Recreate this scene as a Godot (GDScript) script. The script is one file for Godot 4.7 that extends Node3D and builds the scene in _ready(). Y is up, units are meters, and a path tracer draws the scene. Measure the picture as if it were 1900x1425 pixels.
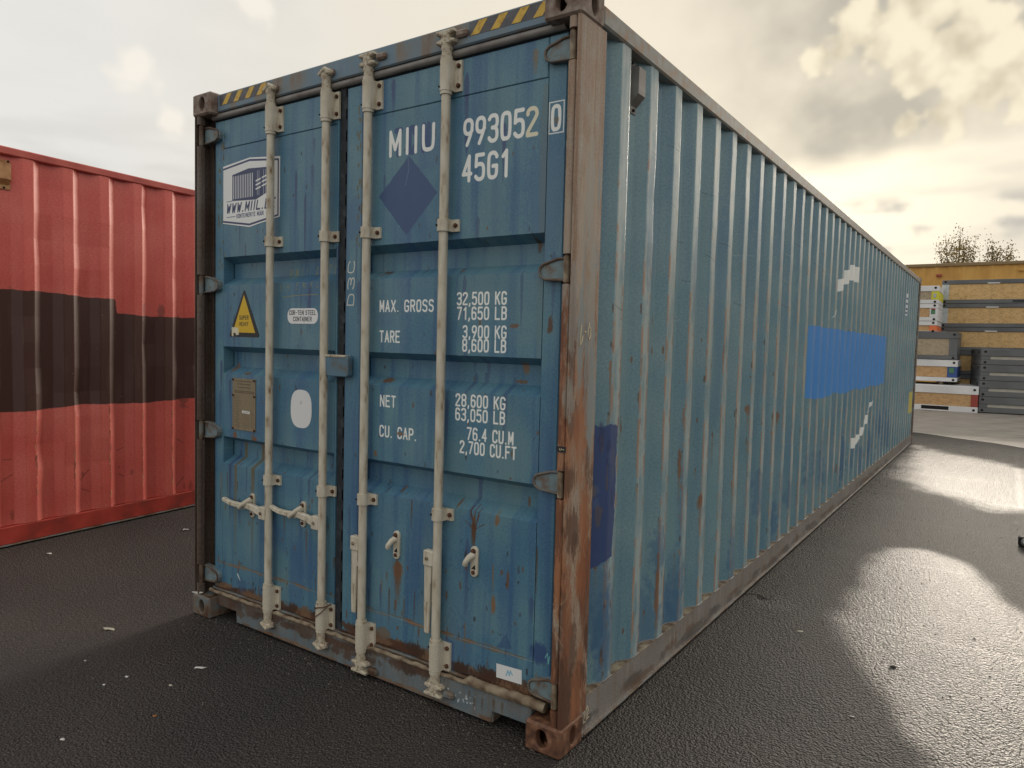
extends Node3D

# ---------------------------------------------------------------- constants
const W := 2.438
const H := 2.896
const L := 12.192
const CAM := Vector3(3.7623, 1.5864, 2.3084)
const DZ := -0.07          # plane of the door leaves
const RZ := -0.035         # centre line of the lock rods
const PITCH := 0.2795      # corrugation of the long wall
const FLAT0 := 0.402

var M := {}
var N := PackedByteArray()   # shared random field, 512 x 512
var rng := RandomNumberGenerator.new()
var uvf = null               # how tri() lays texture coordinates, if at all

# ---------------------------------------------------------------- colour painter (albedo only)
class Paint:
	var w: int
	var h: int
	var d: PackedByteArray
	var x0: float
	var y1: float
	var kx: float
	var ky: float
	var curve := 0.0
	var norm := 1.0
	var N: PackedByteArray

	func _init(nn, ww, hh, left, top, width, height, cv = 0.0):
		N = nn; w = ww; h = hh; x0 = left; y1 = top
		kx = w / width; ky = h / height; curve = cv
		if cv > 0.0:
			norm = 1.0 - exp(-width / cv)
		d = PackedByteArray(); d.resize(w * h * 3)

	func ux(x): return (x - x0) * kx if curve <= 0.0 else w * (1.0 - exp(-(x - x0) / curve)) / norm
	func uy(y): return (y1 - y) * ky
	func xu(u): return x0 + u / kx if curve <= 0.0 else x0 - curve * log(1.0 - u * norm / w)
	func rnd(i, j): return N[((int(j) & 511) << 9) | (int(i) & 511)] / 255.0

	static func pic(ww, hh, seed_, freq, oct, stretch = 1):
		var f := FastNoiseLite.new()
		f.noise_type = FastNoiseLite.TYPE_SIMPLEX_SMOOTH
		f.seed = seed_; f.frequency = freq; f.fractal_octaves = oct
		var im := f.get_image(ww, maxi(8, hh / stretch))
		if stretch > 1:
			im.resize(ww, hh, Image.INTERPOLATE_CUBIC)
		im.convert(Image.FORMAT_L8)
		return im.get_data()

	# two broad tones, vertical streaks of a third, fine grain
	func base(a: Color, b: Color, c: Color, seed_: int, streak := 0.5, grain := 14.0, freq := 0.006):
		var B = pic(w, h, seed_, freq, 4)
		var S = pic(w, h, seed_ + 7, 0.03, 3, 24)
		var G = pic(w, h, seed_ + 13, 0.22, 2)
		for i in w * h:
			var t: float = B[i] / 255.0
			var s: float = clampf((S[i] - 130.0) / 110.0, 0.0, 1.0) * streak
			var g: float = (G[i] - 128.0) / 128.0 * grain
			var r: float = a.r8 + (b.r8 - a.r8) * t
			var gg: float = a.g8 + (b.g8 - a.g8) * t
			var bb: float = a.b8 + (b.b8 - a.b8) * t
			r += (c.r8 - r) * s + g; gg += (c.g8 - gg) * s + g; bb += (c.b8 - bb) * s + g
			var k := i * 3
			d[k] = clampi(int(r), 0, 255); d[k + 1] = clampi(int(gg), 0, 255); d[k + 2] = clampi(int(bb), 0, 255)

	func put(i: int, j: int, c: Color, a: float):
		if i < 0 or j < 0 or i >= w or j >= h or a <= 0.0:
			return
		var k := (j * w + i) * 3
		d[k] = int(d[k] + (c.r8 - d[k]) * a); d[k + 1] = int(d[k + 1] + (c.g8 - d[k + 1]) * a); d[k + 2] = int(d[k + 2] + (c.b8 - d[k + 2]) * a)

	# ragged spot
	func blob(x, y, rx, ry, c: Color, a: float, rough := 0.7):
		var ox: int = int(x * 7919.0) & 511
		var oy: int = int(y * 6151.0) & 511
		var i0: int = int(ux(x - rx * 1.3)); var i1: int = int(ux(x + rx * 1.3)) + 1
		var j0: int = int(uy(y + ry * 1.3)); var j1: int = int(uy(y - ry * 1.3)) + 1
		var cx: float = ux(x); var cy: float = uy(y)
		var px: float = maxf(0.6, (ux(x + rx) - ux(x - rx)) * 0.5); var py: float = maxf(0.6, ry * ky)
		for j in range(maxi(0, j0), mini(h, j1)):
			for i in range(maxi(0, i0), mini(w, i1)):
				var q := sqrt(pow((i - cx) / px, 2.0) + pow((j - cy) / py, 2.0))
				q += (rnd(i * 2 + ox, j + oy) - 0.45) * rough + (rnd(i * 7 + oy, j * 7 + ox) - 0.5) * rough * 0.35
				put(i, j, c, a * clampf((1.0 - q) * 3.0, 0.0, 1.0))

	# drip of rust or dirt that runs down
	func drip(x, y, wd, ln, c: Color, a: float):
		var ox: int = int(x * 5233.0) & 511
		for j in range(int(uy(y)), int(uy(y - ln))):
			var t: float = (j - uy(y)) / maxf(1.0, ln * ky)
			var wt: float = wd * minf(1.0, 0.35 + t * 6.0) * (1.0 - 0.55 * t)
			for i in range(int(ux(x - wd)), int(ux(x + wd)) + 1):
				var q: float = absf(xu(i) - x) / wt
				var n: float = rnd(i * 5 + ox, j / 6 + ox) * 0.6 + rnd(i * 3, j * 3 + ox) * 0.4
				put(i, j, c, a * clampf((1.0 - q + (n - 0.5)) * 2.0, 0.0, 1.0) * clampf((n + 0.65 - t) * 1.5, 0.0, 1.0))

	func poly(pts: PackedVector2Array, c: Color, a: float, ragged := 0.0):
		var p := PackedVector2Array()
		for v in pts:
			p.append(Vector2(ux(v.x), uy(v.y)))
		var lo: Vector2 = p[0]; var hi: Vector2 = p[0]
		for v in p:
			lo = lo.min(v); hi = hi.max(v)
		for j in range(maxi(0, int(lo.y) - 2), mini(h, int(hi.y) + 3)):
			for i in range(maxi(0, int(lo.x) - 2), mini(w, int(hi.x) + 3)):
				var s := 0.0
				for k in 4:
					var o := Vector2(i + 0.25 + 0.5 * (k & 1), j + 0.25 + 0.5 * (k >> 1))
					if ragged > 0.0:
						o += Vector2(rnd(j, i / 3) - 0.5, rnd(i, j / 5) - 0.5) * ragged
					if Geometry2D.is_point_in_polygon(o, p):
						s += 0.25
				if s > 0.0:
					put(i, j, c, a * s)

	func line(pts, wd: float, c: Color, a: float, worn := 0.0):
		for k in range(pts.size() - 1):
			var p := Vector2(ux(pts[k].x), uy(pts[k].y)); var q := Vector2(ux(pts[k + 1].x), uy(pts[k + 1].y))
			var r: float = maxf(0.5, wd * ky * 0.5)
			var lo := p.min(q) - Vector2(r + 1, r + 1); var hi := p.max(q) + Vector2(r + 2, r + 2)
			for j in range(maxi(0, int(lo.y)), mini(h, int(hi.y))):
				for i in range(maxi(0, int(lo.x)), mini(w, int(hi.x))):
					var o := Vector2(i + 0.5, j + 0.5)
					var g := Geometry2D.get_closest_point_to_segment(o, p, q).distance_to(o)
					var s: float = clampf(r - g + 0.5, 0.0, 1.0)
					if worn > 0.0:
						s *= clampf((rnd(i * 2, j * 2) - worn + 0.3) * 3.0, 0.0, 1.0)
					put(i, j, c, a * s)

	func tex():
		var im := Image.create_from_data(w, h, false, Image.FORMAT_RGB8, d)
		im.generate_mipmaps()
		return ImageTexture.create_from_image(im)

# narrow stencil lettering, strokes on a grid 4 wide and 8 high; ~ rounds the stroke
const GLYPH := {
	"0": "~1,0 3,0 4,1 4,7 3,8 1,8 0,7 0,1 1,0", "1": "0.6,6.4 2.2,8 2.2,0", "2": "~0,6.4 0,7.2 1,8 3,8 4,7 4,5.6 0,1 0,0;0,0 4,0",
	"3": "~0,7 0.8,8 3.2,8 4,7 4,5 3,4.2 1.6,4.2;~1.6,4.2 3,4.2 4,3.2 4,1 3,0 1,0 0,1", "4": "3,0 3,8 0,2.2 4,2.2", "5": "3.8,8 0.3,8 0.1,4.4;~0.1,4.4 1,5 3,5 4,4 4,1 3,0 1,0 0,1",
	"6": "~3.9,7 3,8 1,8 0,7 0,1 1,0 3,0 4,1 4,3.6 3,4.6 1,4.6 0,3.6", "7": "0,8 4,8;4,8 1.2,0", "8": "~1,0 3,0 4,1 4,3.2 3,4.2 1,4.2 0,5 0,7 1,8 3,8 4,7 4,5 3,4.2 1,4.2 0,3.2 0,1 1,0",
	"9": "~4,4.6 3,3.6 1,3.6 0,4.6 0,7 1,8 3,8 4,7 4,5.4 3.4,3.4 1.4,0", "M": "0,0 0,8 2,2 4,8 4,0", "I": "0.5,0 0.5,8", "U": "~0,8 0,1 1,0 3,0 4,1 4,8", "G": "~4,6.6 4,7 3,8 1,8 0,7 0,1 1,0 3,0 4,1 4,3.6;4,3.7 2.2,3.7",
	"A": "0,0 2,8 4,0;0.7,2.4 3.3,2.4", "X": "0,0 4,8;0,8 4,0", "R": "0,0 0,8;~0,8 3,8 4,7 4,5 3,4 0,4;2,4 4,0", "O": "~1,0 3,0 4,1 4,7 3,8 1,8 0,7 0,1 1,0", "S": "~0,1 1,0 3,0 4,1 4,3 3,4.1 1,4.3 0,5.2 0,7 1,8 3,8 4,7",
	"K": "0,0 0,8;4,8 0.2,3.4;1.4,4.8 4,0", "L": "0,8 0,0 3.8,0", "B": "0,0 0,8;~0,8 3,8 3.9,7 3.9,5 3,4.2 0,4.2;~0,4.2 3,4.2 4,3.2 4,1 3,0 0,0", "E": "4,8 0,8 0,0 4,0;0,4.2 3.2,4.2", "T": "0,8 4,8;2,8 2,0", "N": "0,0 0,8 4,0 4,8",
	"C": "~4,6.4 4,7 3,8 1,8 0,7 0,1 1,0 3,0 4,1 4,1.6", "P": "0,0 0,8;~0,8 3,8 4,7 4,4.8 3,3.8 0,3.8", "F": "4,8 0,8 0,0;0,4.2 3.2,4.2", "H": "0,0 0,8;4,0 4,8;0,4.2 4,4.2", "Y": "0,8 2,4.2 4,8;2,4.2 2,0", "V": "0,8 2,0 4,8",
	"W": "0,8 1,0 2,6 3,0 4,8", "D": "0,0 0,8;~0,8 2.6,8 4,6.6 4,1.4 2.6,0 0,0", ".": "0.4,0 0.5,0.15", ",": "0.6,0.4 0.2,-1.2", "-": "0.4,4 3.6,4", "Ü": "~0,7 0,1 1,0 3,0 4,1 4,7;1,9 1.1,9;3,9 3.1,9"}
const NARROW := {"I": 1.0, ".": 1.0, ",": 1.0, "1": 3.0}

func strokes(ch):
	var out := []
	for part_ in GLYPH.get(ch, "").split(";", false):
		var smooth: bool = part_.begins_with("~")
		var pts := PackedVector2Array()
		for t in part_.trim_prefix("~").split(" ", false):
			var f = t.split_floats(",")
			pts.append(Vector2(f[0], f[1]))
		if smooth:
			for it in 2:
				var q := PackedVector2Array(); q.append(pts[0])
				for k in range(pts.size() - 1):
					q.append(pts[k].lerp(pts[k + 1], 0.25)); q.append(pts[k].lerp(pts[k + 1], 0.75))
				q.append(pts[pts.size() - 1]); pts = q
		out.append(pts)
	return out

# text whose base line starts at x, y; total width and height in metres
func write(p: Paint, s: String, x: float, y: float, width: float, height: float, stroke: float, c: Color, a := 1.0, slant := 0.0, worn := 0.0, rise := 0.0):
	var total := 0.0
	for ch in s:
		total += (NARROW.get(ch, 4.0) if ch != " " else 2.2) + 2.5
	total -= 2.5
	var u := width / total; var v := height / 8.0; var at := 0.0
	for ch in s:
		for st in strokes(ch):
			var q := PackedVector2Array()
			for g in st:
				var gx: float = (at + g.x) * u
				q.append(Vector2(x + gx + g.y * v * slant, y + g.y * v + gx * rise))
			p.line(q, stroke, c, a, worn)
		at += (NARROW.get(ch, 4.0) if ch != " " else 2.2) + 2.5

# ---------------------------------------------------------------- mesh helpers
func mk() -> SurfaceTool:
	var st := SurfaceTool.new()
	st.begin(Mesh.PRIMITIVE_TRIANGLES)
	return st

func triN(st, p, n):
	var cr: Vector3 = (p[1] - p[0]).cross(p[2] - p[0])
	var order := [0, 1, 2] if cr.dot(n[0] + n[1] + n[2]) < 0.0 else [0, 2, 1]
	for k in order:
		st.set_normal(n[k])
		if uvf != null:
			st.set_uv(uvf.call(p[k]))
		st.add_vertex(p[k])

func tri(st, a: Vector3, b: Vector3, c: Vector3, out: Vector3):
	var n := (b - a).cross(c - a)
	if n.length_squared() < 1e-16:
		return
	n = n.normalized()
	if n.dot(out) < 0.0:
		n = -n
	triN(st, [a, b, c], [n, n, n])

func quad(st, a, b, c, d, out):
	tri(st, a, b, c, out)
	tri(st, a, c, d, out)

func quadN(st, a, b, c, d, na, nb, nc, nd):
	triN(st, [a, b, c], [na, nb, nc])
	triN(st, [a, c, d], [na, nc, nd])

func bbox(st, c: Vector3, size: Vector3, b := 0.003):
	var e := size * 0.5
	b = minf(b, minf(e.x, minf(e.y, e.z)) * 0.6)
	for ax in 3:
		for s in [-1.0, 1.0]:
			var n := Vector3.ZERO; n[ax] = s
			var u := (ax + 1) % 3; var v := (ax + 2) % 3
			var q := []
			for k in [[-1, -1], [1, -1], [1, 1], [-1, 1]]:
				var p := Vector3.ZERO
				p[ax] = s * e[ax]; p[u] = k[0] * (e[u] - b); p[v] = k[1] * (e[v] - b)
				q.append(c + p)
			quad(st, q[0], q[1], q[2], q[3], n)
		for s1 in [-1.0, 1.0]:
			for s2 in [-1.0, 1.0]:
				var u2 := (ax + 1) % 3; var v2 := (ax + 2) % 3
				var q2 := []
				for k in [[-1, 0], [1, 0], [1, 1], [-1, 1]]:
					var p2 := Vector3.ZERO
					p2[ax] = k[0] * (e[ax] - b)
					p2[u2] = s1 * (e[u2] - (b if k[1] == 1 else 0.0)); p2[v2] = s2 * (e[v2] - (0.0 if k[1] == 1 else b))
					q2.append(c + p2)
				var o := Vector3.ZERO; o[u2] = s1; o[v2] = s2
				quad(st, q2[0], q2[1], q2[2], q2[3], o)
	for sx in [-1.0, 1.0]:
		for sy in [-1.0, 1.0]:
			for sz in [-1.0, 1.0]:
				var s3 := Vector3(sx, sy, sz)
				tri(st, c + s3 * (e - Vector3(0, b, b)), c + s3 * (e - Vector3(b, 0, b)), c + s3 * (e - Vector3(b, b, 0)), s3)

func tube(st, pts, r, sides := 14, caps := true):
	var n: int = pts.size()
	var rad = func(i): return r[i] if r is Array else r
	var prev := Vector3.UP
	var rings := []; var norms := []
	for i in n:
		var t: Vector3 = (pts[mini(i + 1, n - 1)] - pts[maxi(i - 1, 0)]).normalized()
		if i == 0:
			prev = Vector3.RIGHT if absf(t.dot(Vector3.RIGHT)) < 0.8 else Vector3.BACK
		var b := t.cross(prev).normalized(); var a := b.cross(t).normalized(); prev = a
		var ring := []; var nr := []
		for k in sides + 1:
			var th := TAU * k / sides
			var o := a * cos(th) + b * sin(th)
			ring.append(pts[i] + o * rad.call(i)); nr.append(o)
		rings.append(ring); norms.append(nr)
	for i in n - 1:
		for k in sides:
			quadN(st, rings[i][k], rings[i][k + 1], rings[i + 1][k + 1], rings[i + 1][k], norms[i][k], norms[i][k + 1], norms[i + 1][k + 1], norms[i + 1][k])
	if caps:
		for e in [0, n - 1]:
			var t2: Vector3 = (pts[0] - pts[1]).normalized() if e == 0 else (pts[n - 1] - pts[n - 2]).normalized()
			for k in range(1, sides - 1):
				tri(st, rings[e][0], rings[e][k], rings[e][k + 1], t2)

# prism of a flat outline: xf maps outline x, y and depth z into space
func prism(st, poly, xf: Transform3D, d0: float, d1: float, bev := 0.0):
	var pts := PackedVector2Array(poly)
	if Geometry2D.is_polygon_clockwise(pts):
		pts.reverse()
	var n := pts.size()
	var top := pts
	if bev > 0.0:
		top = PackedVector2Array()
		for i in n:
			var a := (pts[i] - pts[(i + n - 1) % n]).normalized(); var b := (pts[(i + 1) % n] - pts[i]).normalized()
			var na := Vector2(-a.y, a.x); var nb := Vector2(-b.y, b.x)
			var m := (na + nb).normalized()
			top.append(pts[i] + m * bev / maxf(0.4, m.dot(na)))
	var ix := Geometry2D.triangulate_polygon(pts)
	for k in range(0, ix.size(), 3):
		for e in 2:
			var q := []
			for j in 3:
				var v: Vector2 = (top if e == 1 else pts)[ix[k + j]]
				q.append(xf * Vector3(v.x, v.y, d1 if e == 1 else d0))
			tri(st, q[0], q[1], q[2], xf.basis.z * (1.0 if e == 1 else -1.0) * signf(d1 - d0))
	var dm := d1 - bev * signf(d1 - d0)
	for i in n:
		var j := (i + 1) % n
		var e2 := pts[j] - pts[i]
		var o: Vector3 = xf.basis * Vector3(e2.y, -e2.x, 0)
		quad(st, xf * Vector3(pts[i].x, pts[i].y, d0), xf * Vector3(pts[j].x, pts[j].y, d0), xf * Vector3(pts[j].x, pts[j].y, dm), xf * Vector3(pts[i].x, pts[i].y, dm), o)
		if bev > 0.0:
			quad(st, xf * Vector3(pts[i].x, pts[i].y, dm), xf * Vector3(pts[j].x, pts[j].y, dm), xf * Vector3(top[j].x, top[j].y, d1), xf * Vector3(top[i].x, top[i].y, d1), o + xf.basis.z * signf(d1 - d0) * o.length())

func rrect(cx, cy, w, h, r, seg := 4):
	var out := PackedVector2Array()
	for c in 4:
		var q := Vector2(cx + (w * 0.5 - r) * [1, -1, -1, 1][c], cy + (h * 0.5 - r) * [1, 1, -1, -1][c])
		for k in seg + 1:
			var th: float = PI * 0.5 * (c + float(k) / seg)
			out.append(q + Vector2(cos(th), sin(th)) * r)
	return out

func part(called: String, st, mat, parent, label := "") -> MeshInstance3D:
	var o := MeshInstance3D.new()
	o.name = called
	o.mesh = st.commit() if st is SurfaceTool else st
	o.material_override = mat
	parent.add_child(o, true)
	if parent.has_meta("shift"):
		o.position = parent.get_meta("shift")
	if label != "":
		o.set_meta("label", label)
	return o

func thing(called, label, category, at = Vector3.ZERO, turn = 0.0, group = "") -> Node3D:
	var o := Node3D.new()
	o.name = called
	add_child(o, true)
	o.position = at; o.rotation.y = turn
	o.set_meta("label", label); o.set_meta("category", category)
	if group != "":
		o.set_meta("group", group)
	return o

func single(called, st, mat, label, category, group = "", at = Vector3.ZERO, turn = 0.0):
	var o := part(called, st, mat, self)
	o.position = at; o.rotation.y = turn
	o.set_meta("label", label); o.set_meta("category", category)
	if group != "":
		o.set_meta("group", group)
	return o

func structure(called, st, mat):
	var o := part(called, st, mat, self)
	o.set_meta("kind", "structure")
	return o

# ---------------------------------------------------------------- materials
func smat(tex, rough, scale = Vector3.ZERO, world := false, tint := Color.WHITE) -> StandardMaterial3D:
	var m := StandardMaterial3D.new()
	m.albedo_color = tint
	m.roughness = rough
	if tex != null:
		m.albedo_texture = tex
	if scale != Vector3.ZERO:
		m.uv1_triplanar = true
		m.uv1_world_triplanar = world
		m.uv1_scale = scale
	return m

func seamless(size, seed_, freq, oct, type := FastNoiseLite.TYPE_SIMPLEX_SMOOTH):
	var f := FastNoiseLite.new()
	f.noise_type = type; f.seed = seed_; f.frequency = freq; f.fractal_octaves = oct
	return f.get_seamless_image(size, size)

func ramp_tex(im: Image, stops: Array) -> ImageTexture:
	im.convert(Image.FORMAT_L8)
	var g := Gradient.new()
	g.offsets = PackedFloat32Array(stops.map(func(s): return s[0])); g.colors = PackedColorArray(stops.map(func(s): return s[1]))
	var lut := []
	for i in 256:
		lut.append(g.sample(i / 255.0))
	var src := im.get_data(); var out := PackedByteArray(); out.resize(src.size() * 3)
	for i in src.size():
		var c: Color = lut[src[i]]
		out[i * 3] = c.r8; out[i * 3 + 1] = c.g8; out[i * 3 + 2] = c.b8
	var o := Image.create_from_data(im.get_width(), im.get_height(), false, Image.FORMAT_RGB8, out)
	o.generate_mipmaps()
	return ImageTexture.create_from_image(o)

func C(r, g, b) -> Color: return Color8(r, g, b)

func make_materials():
	var f := FastNoiseLite.new()
	f.noise_type = FastNoiseLite.TYPE_SIMPLEX_SMOOTH; f.seed = 3; f.frequency = 0.035; f.fractal_octaves = 4
	var im := f.get_seamless_image(512, 512)
	im.convert(Image.FORMAT_L8)
	N = im.get_data()
	# cream paint of the lock gear, scuffed
	M.cream = smat(ramp_tex(seamless(512, 11, 0.014, 5), [[0.0, C(118, 88, 62)], [0.12, C(160, 142, 118)], [0.3, C(192, 182, 162)], [0.6, C(204, 196, 178)], [1.0, C(220, 213, 198)]]), 0.5, Vector3(3.2, 0.9, 3.2))
	M.speckle = smat(ramp_tex(seamless(512, 12, 0.09, 3), [[0.0, C(70, 58, 46)], [0.2, C(92, 78, 62)], [0.27, C(200, 192, 172)], [1.0, C(212, 204, 188)]]), 0.6, Vector3.ONE * 5.0)
	M.bolt = smat(ramp_tex(seamless(128, 13, 0.08, 3), [[0.0, C(58, 38, 28)], [0.6, C(104, 66, 44)], [1.0, C(140, 96, 66)]]), 0.8, Vector3.ONE * 20.0)
	M.rustcam = smat(ramp_tex(seamless(256, 14, 0.03, 4), [[0.0, C(116, 92, 70)], [0.3, C(164, 146, 122)], [0.5, C(190, 180, 160)], [1.0, C(200, 192, 174)]]), 0.65, Vector3.ONE * 6.0)
	M.rubber = smat(ramp_tex(seamless(256, 15, 0.03, 4), [[0.0, C(26, 29, 33)], [0.7, C(44, 48, 54)], [1.0, C(74, 76, 76)]]), 0.75, Vector3.ONE * 2.0)
	M.hole = smat(null, 0.9, Vector3.ZERO, false, C(26, 22, 19))
	M.blue_steel = smat(ramp_tex(seamless(512, 16, 0.012, 5), [[0.0, C(96, 74, 58)], [0.2, C(98, 92, 86)], [0.36, C(92, 112, 124)], [0.7, C(88, 120, 142)], [1.0, C(104, 130, 140)]]), 0.55, Vector3(0.9, 0.9, 0.9))
	M.header = smat(ramp_tex(seamless(512, 17, 0.012, 5), [[0.0, C(112, 92, 78)], [0.25, C(124, 116, 108)], [0.45, C(112, 126, 134)], [0.8, C(104, 128, 146)], [1.0, C(122, 140, 146)]]), 0.55, Vector3(1.0, 0.4, 1.0))
	M.dirty_steel = smat(ramp_tex(seamless(512, 18, 0.014, 5), [[0.0, C(58, 40, 30)], [0.3, C(88, 66, 50)], [0.5, C(112, 98, 84)], [0.75, C(104, 112, 116)], [1.0, C(132, 134, 130)]]), 0.65, Vector3(0.8, 0.8, 0.8))
	M.sill = smat(ramp_tex(seamless(512, 29, 0.012, 5), [[0.0, C(84, 66, 54)], [0.25, C(112, 98, 86)], [0.5, C(112, 118, 120)], [1.0, C(104, 128, 140)]]), 0.6, Vector3(0.7, 1.4, 0.7))
	M.hinge = smat(ramp_tex(seamless(256, 30, 0.02, 5), [[0.0, C(104, 74, 56)], [0.3, C(112, 112, 108)], [0.6, C(112, 130, 136)], [1.0, C(126, 142, 146)]]), 0.55, Vector3.ONE * 3.0)
	M.tan = smat(ramp_tex(seamless(512, 19, 0.014, 5), [[0.0, C(62, 44, 34)], [0.3, C(104, 84, 66)], [0.6, C(150, 136, 114)], [1.0, C(172, 160, 138)]]), 0.7, Vector3(1.2, 1.2, 1.2))
	M.rail = smat(ramp_tex(seamless(512, 20, 0.012, 5), [[0.0, C(96, 84, 76)], [0.25, C(122, 115, 110)], [0.6, C(136, 131, 126)], [1.0, C(148, 142, 136)]]), 0.5, Vector3(0.9, 0.9, 0.25))
	M.toprail = smat(ramp_tex(seamless(512, 21, 0.02, 5), [[0.0, C(146, 96, 64)], [0.25, C(150, 128, 108)], [0.5, C(140, 138, 132)], [1.0, C(160, 158, 150)]]), 0.5, Vector3(1.0, 1.0, 1.0))
	# bare rusted steel, long vertical scratches
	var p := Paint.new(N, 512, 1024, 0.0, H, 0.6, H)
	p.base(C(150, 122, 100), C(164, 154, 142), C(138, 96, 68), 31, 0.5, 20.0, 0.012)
	for k in 1100:
		var x := rng.randf() * 0.6; var y := rng.randf() * H
		p.line([Vector2(x, y), Vector2(x + rng.randf_range(-0.01, 0.01), y - rng.randf_range(0.04, 0.35))], rng.randf_range(0.0015, 0.004), [C(196, 164, 130), C(92, 60, 42), C(206, 194, 176), C(168, 106, 68), C(120, 84, 62)][k % 5], 0.6, 0.5)
	for k in 150:
		p.blob(rng.randf() * 0.6, pow(rng.randf(), 1.3) * 1.7, rng.randf_range(0.02, 0.07), rng.randf_range(0.06, 0.26), [C(146, 88, 56), C(98, 60, 42), C(160, 104, 70), C(84, 56, 42)][k % 4], 0.62, 1.0)
	for k in 60:
		p.blob(rng.randf() * 0.6, rng.randf_range(1.2, 2.9), rng.randf_range(0.01, 0.05), rng.randf_range(0.05, 0.3), [C(152, 148, 140), C(132, 140, 142), C(166, 150, 132)][k % 3], 0.75, 1.0)
	for k in 9:
		var x2 := rng.randf() * 0.6; var y2 := rng.randf_range(0.3, 1.0); var q := []
		for i in 7:
			q.append(Vector2(x2 + sin(i * 1.2 + k) * 0.03 + i * 0.008 * (1 if k % 2 else -1), y2 + i * 0.035))
		p.line(q, 0.0022, C(206, 174, 136), 0.75, 0.3)
	M.post = smat(p.tex(), 0.6)
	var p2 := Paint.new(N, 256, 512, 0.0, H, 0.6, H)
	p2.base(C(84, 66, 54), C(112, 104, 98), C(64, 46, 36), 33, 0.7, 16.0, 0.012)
	M.post_dark = smat(p2.tex(), 0.6)
	M.casting = smat(ramp_tex(seamless(512, 22, 0.014, 5), [[0.0, C(60, 38, 28)], [0.3, C(94, 62, 46)], [0.6, C(118, 80, 58)], [1.0, C(152, 116, 90)]]), 0.65, Vector3(2.5, 2.5, 2.5))
	M.casting_grey = smat(ramp_tex(seamless(512, 23, 0.014, 5), [[0.0, C(90, 62, 48)], [0.35, C(122, 104, 92)], [0.7, C(140, 124, 112)], [1.0, C(154, 144, 132)]]), 0.65, Vector3(2.5, 2.5, 2.5))
	for k in ["cream", "post", "casting", "dirty_steel", "tan", "rail"]:
		var m: StandardMaterial3D = M[k]
		m.heightmap_enabled = true
		m.heightmap_texture = ImageTexture.create_from_image(seamless(256, 41, 0.05, 4)) if k != "post" else m.albedo_texture
		m.heightmap_scale = 0.04

# ---------------------------------------------------------------- camera, sky, sun
func sl(r, g, b) -> Color: return Color8(r, g, b).srgb_to_linear()

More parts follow.
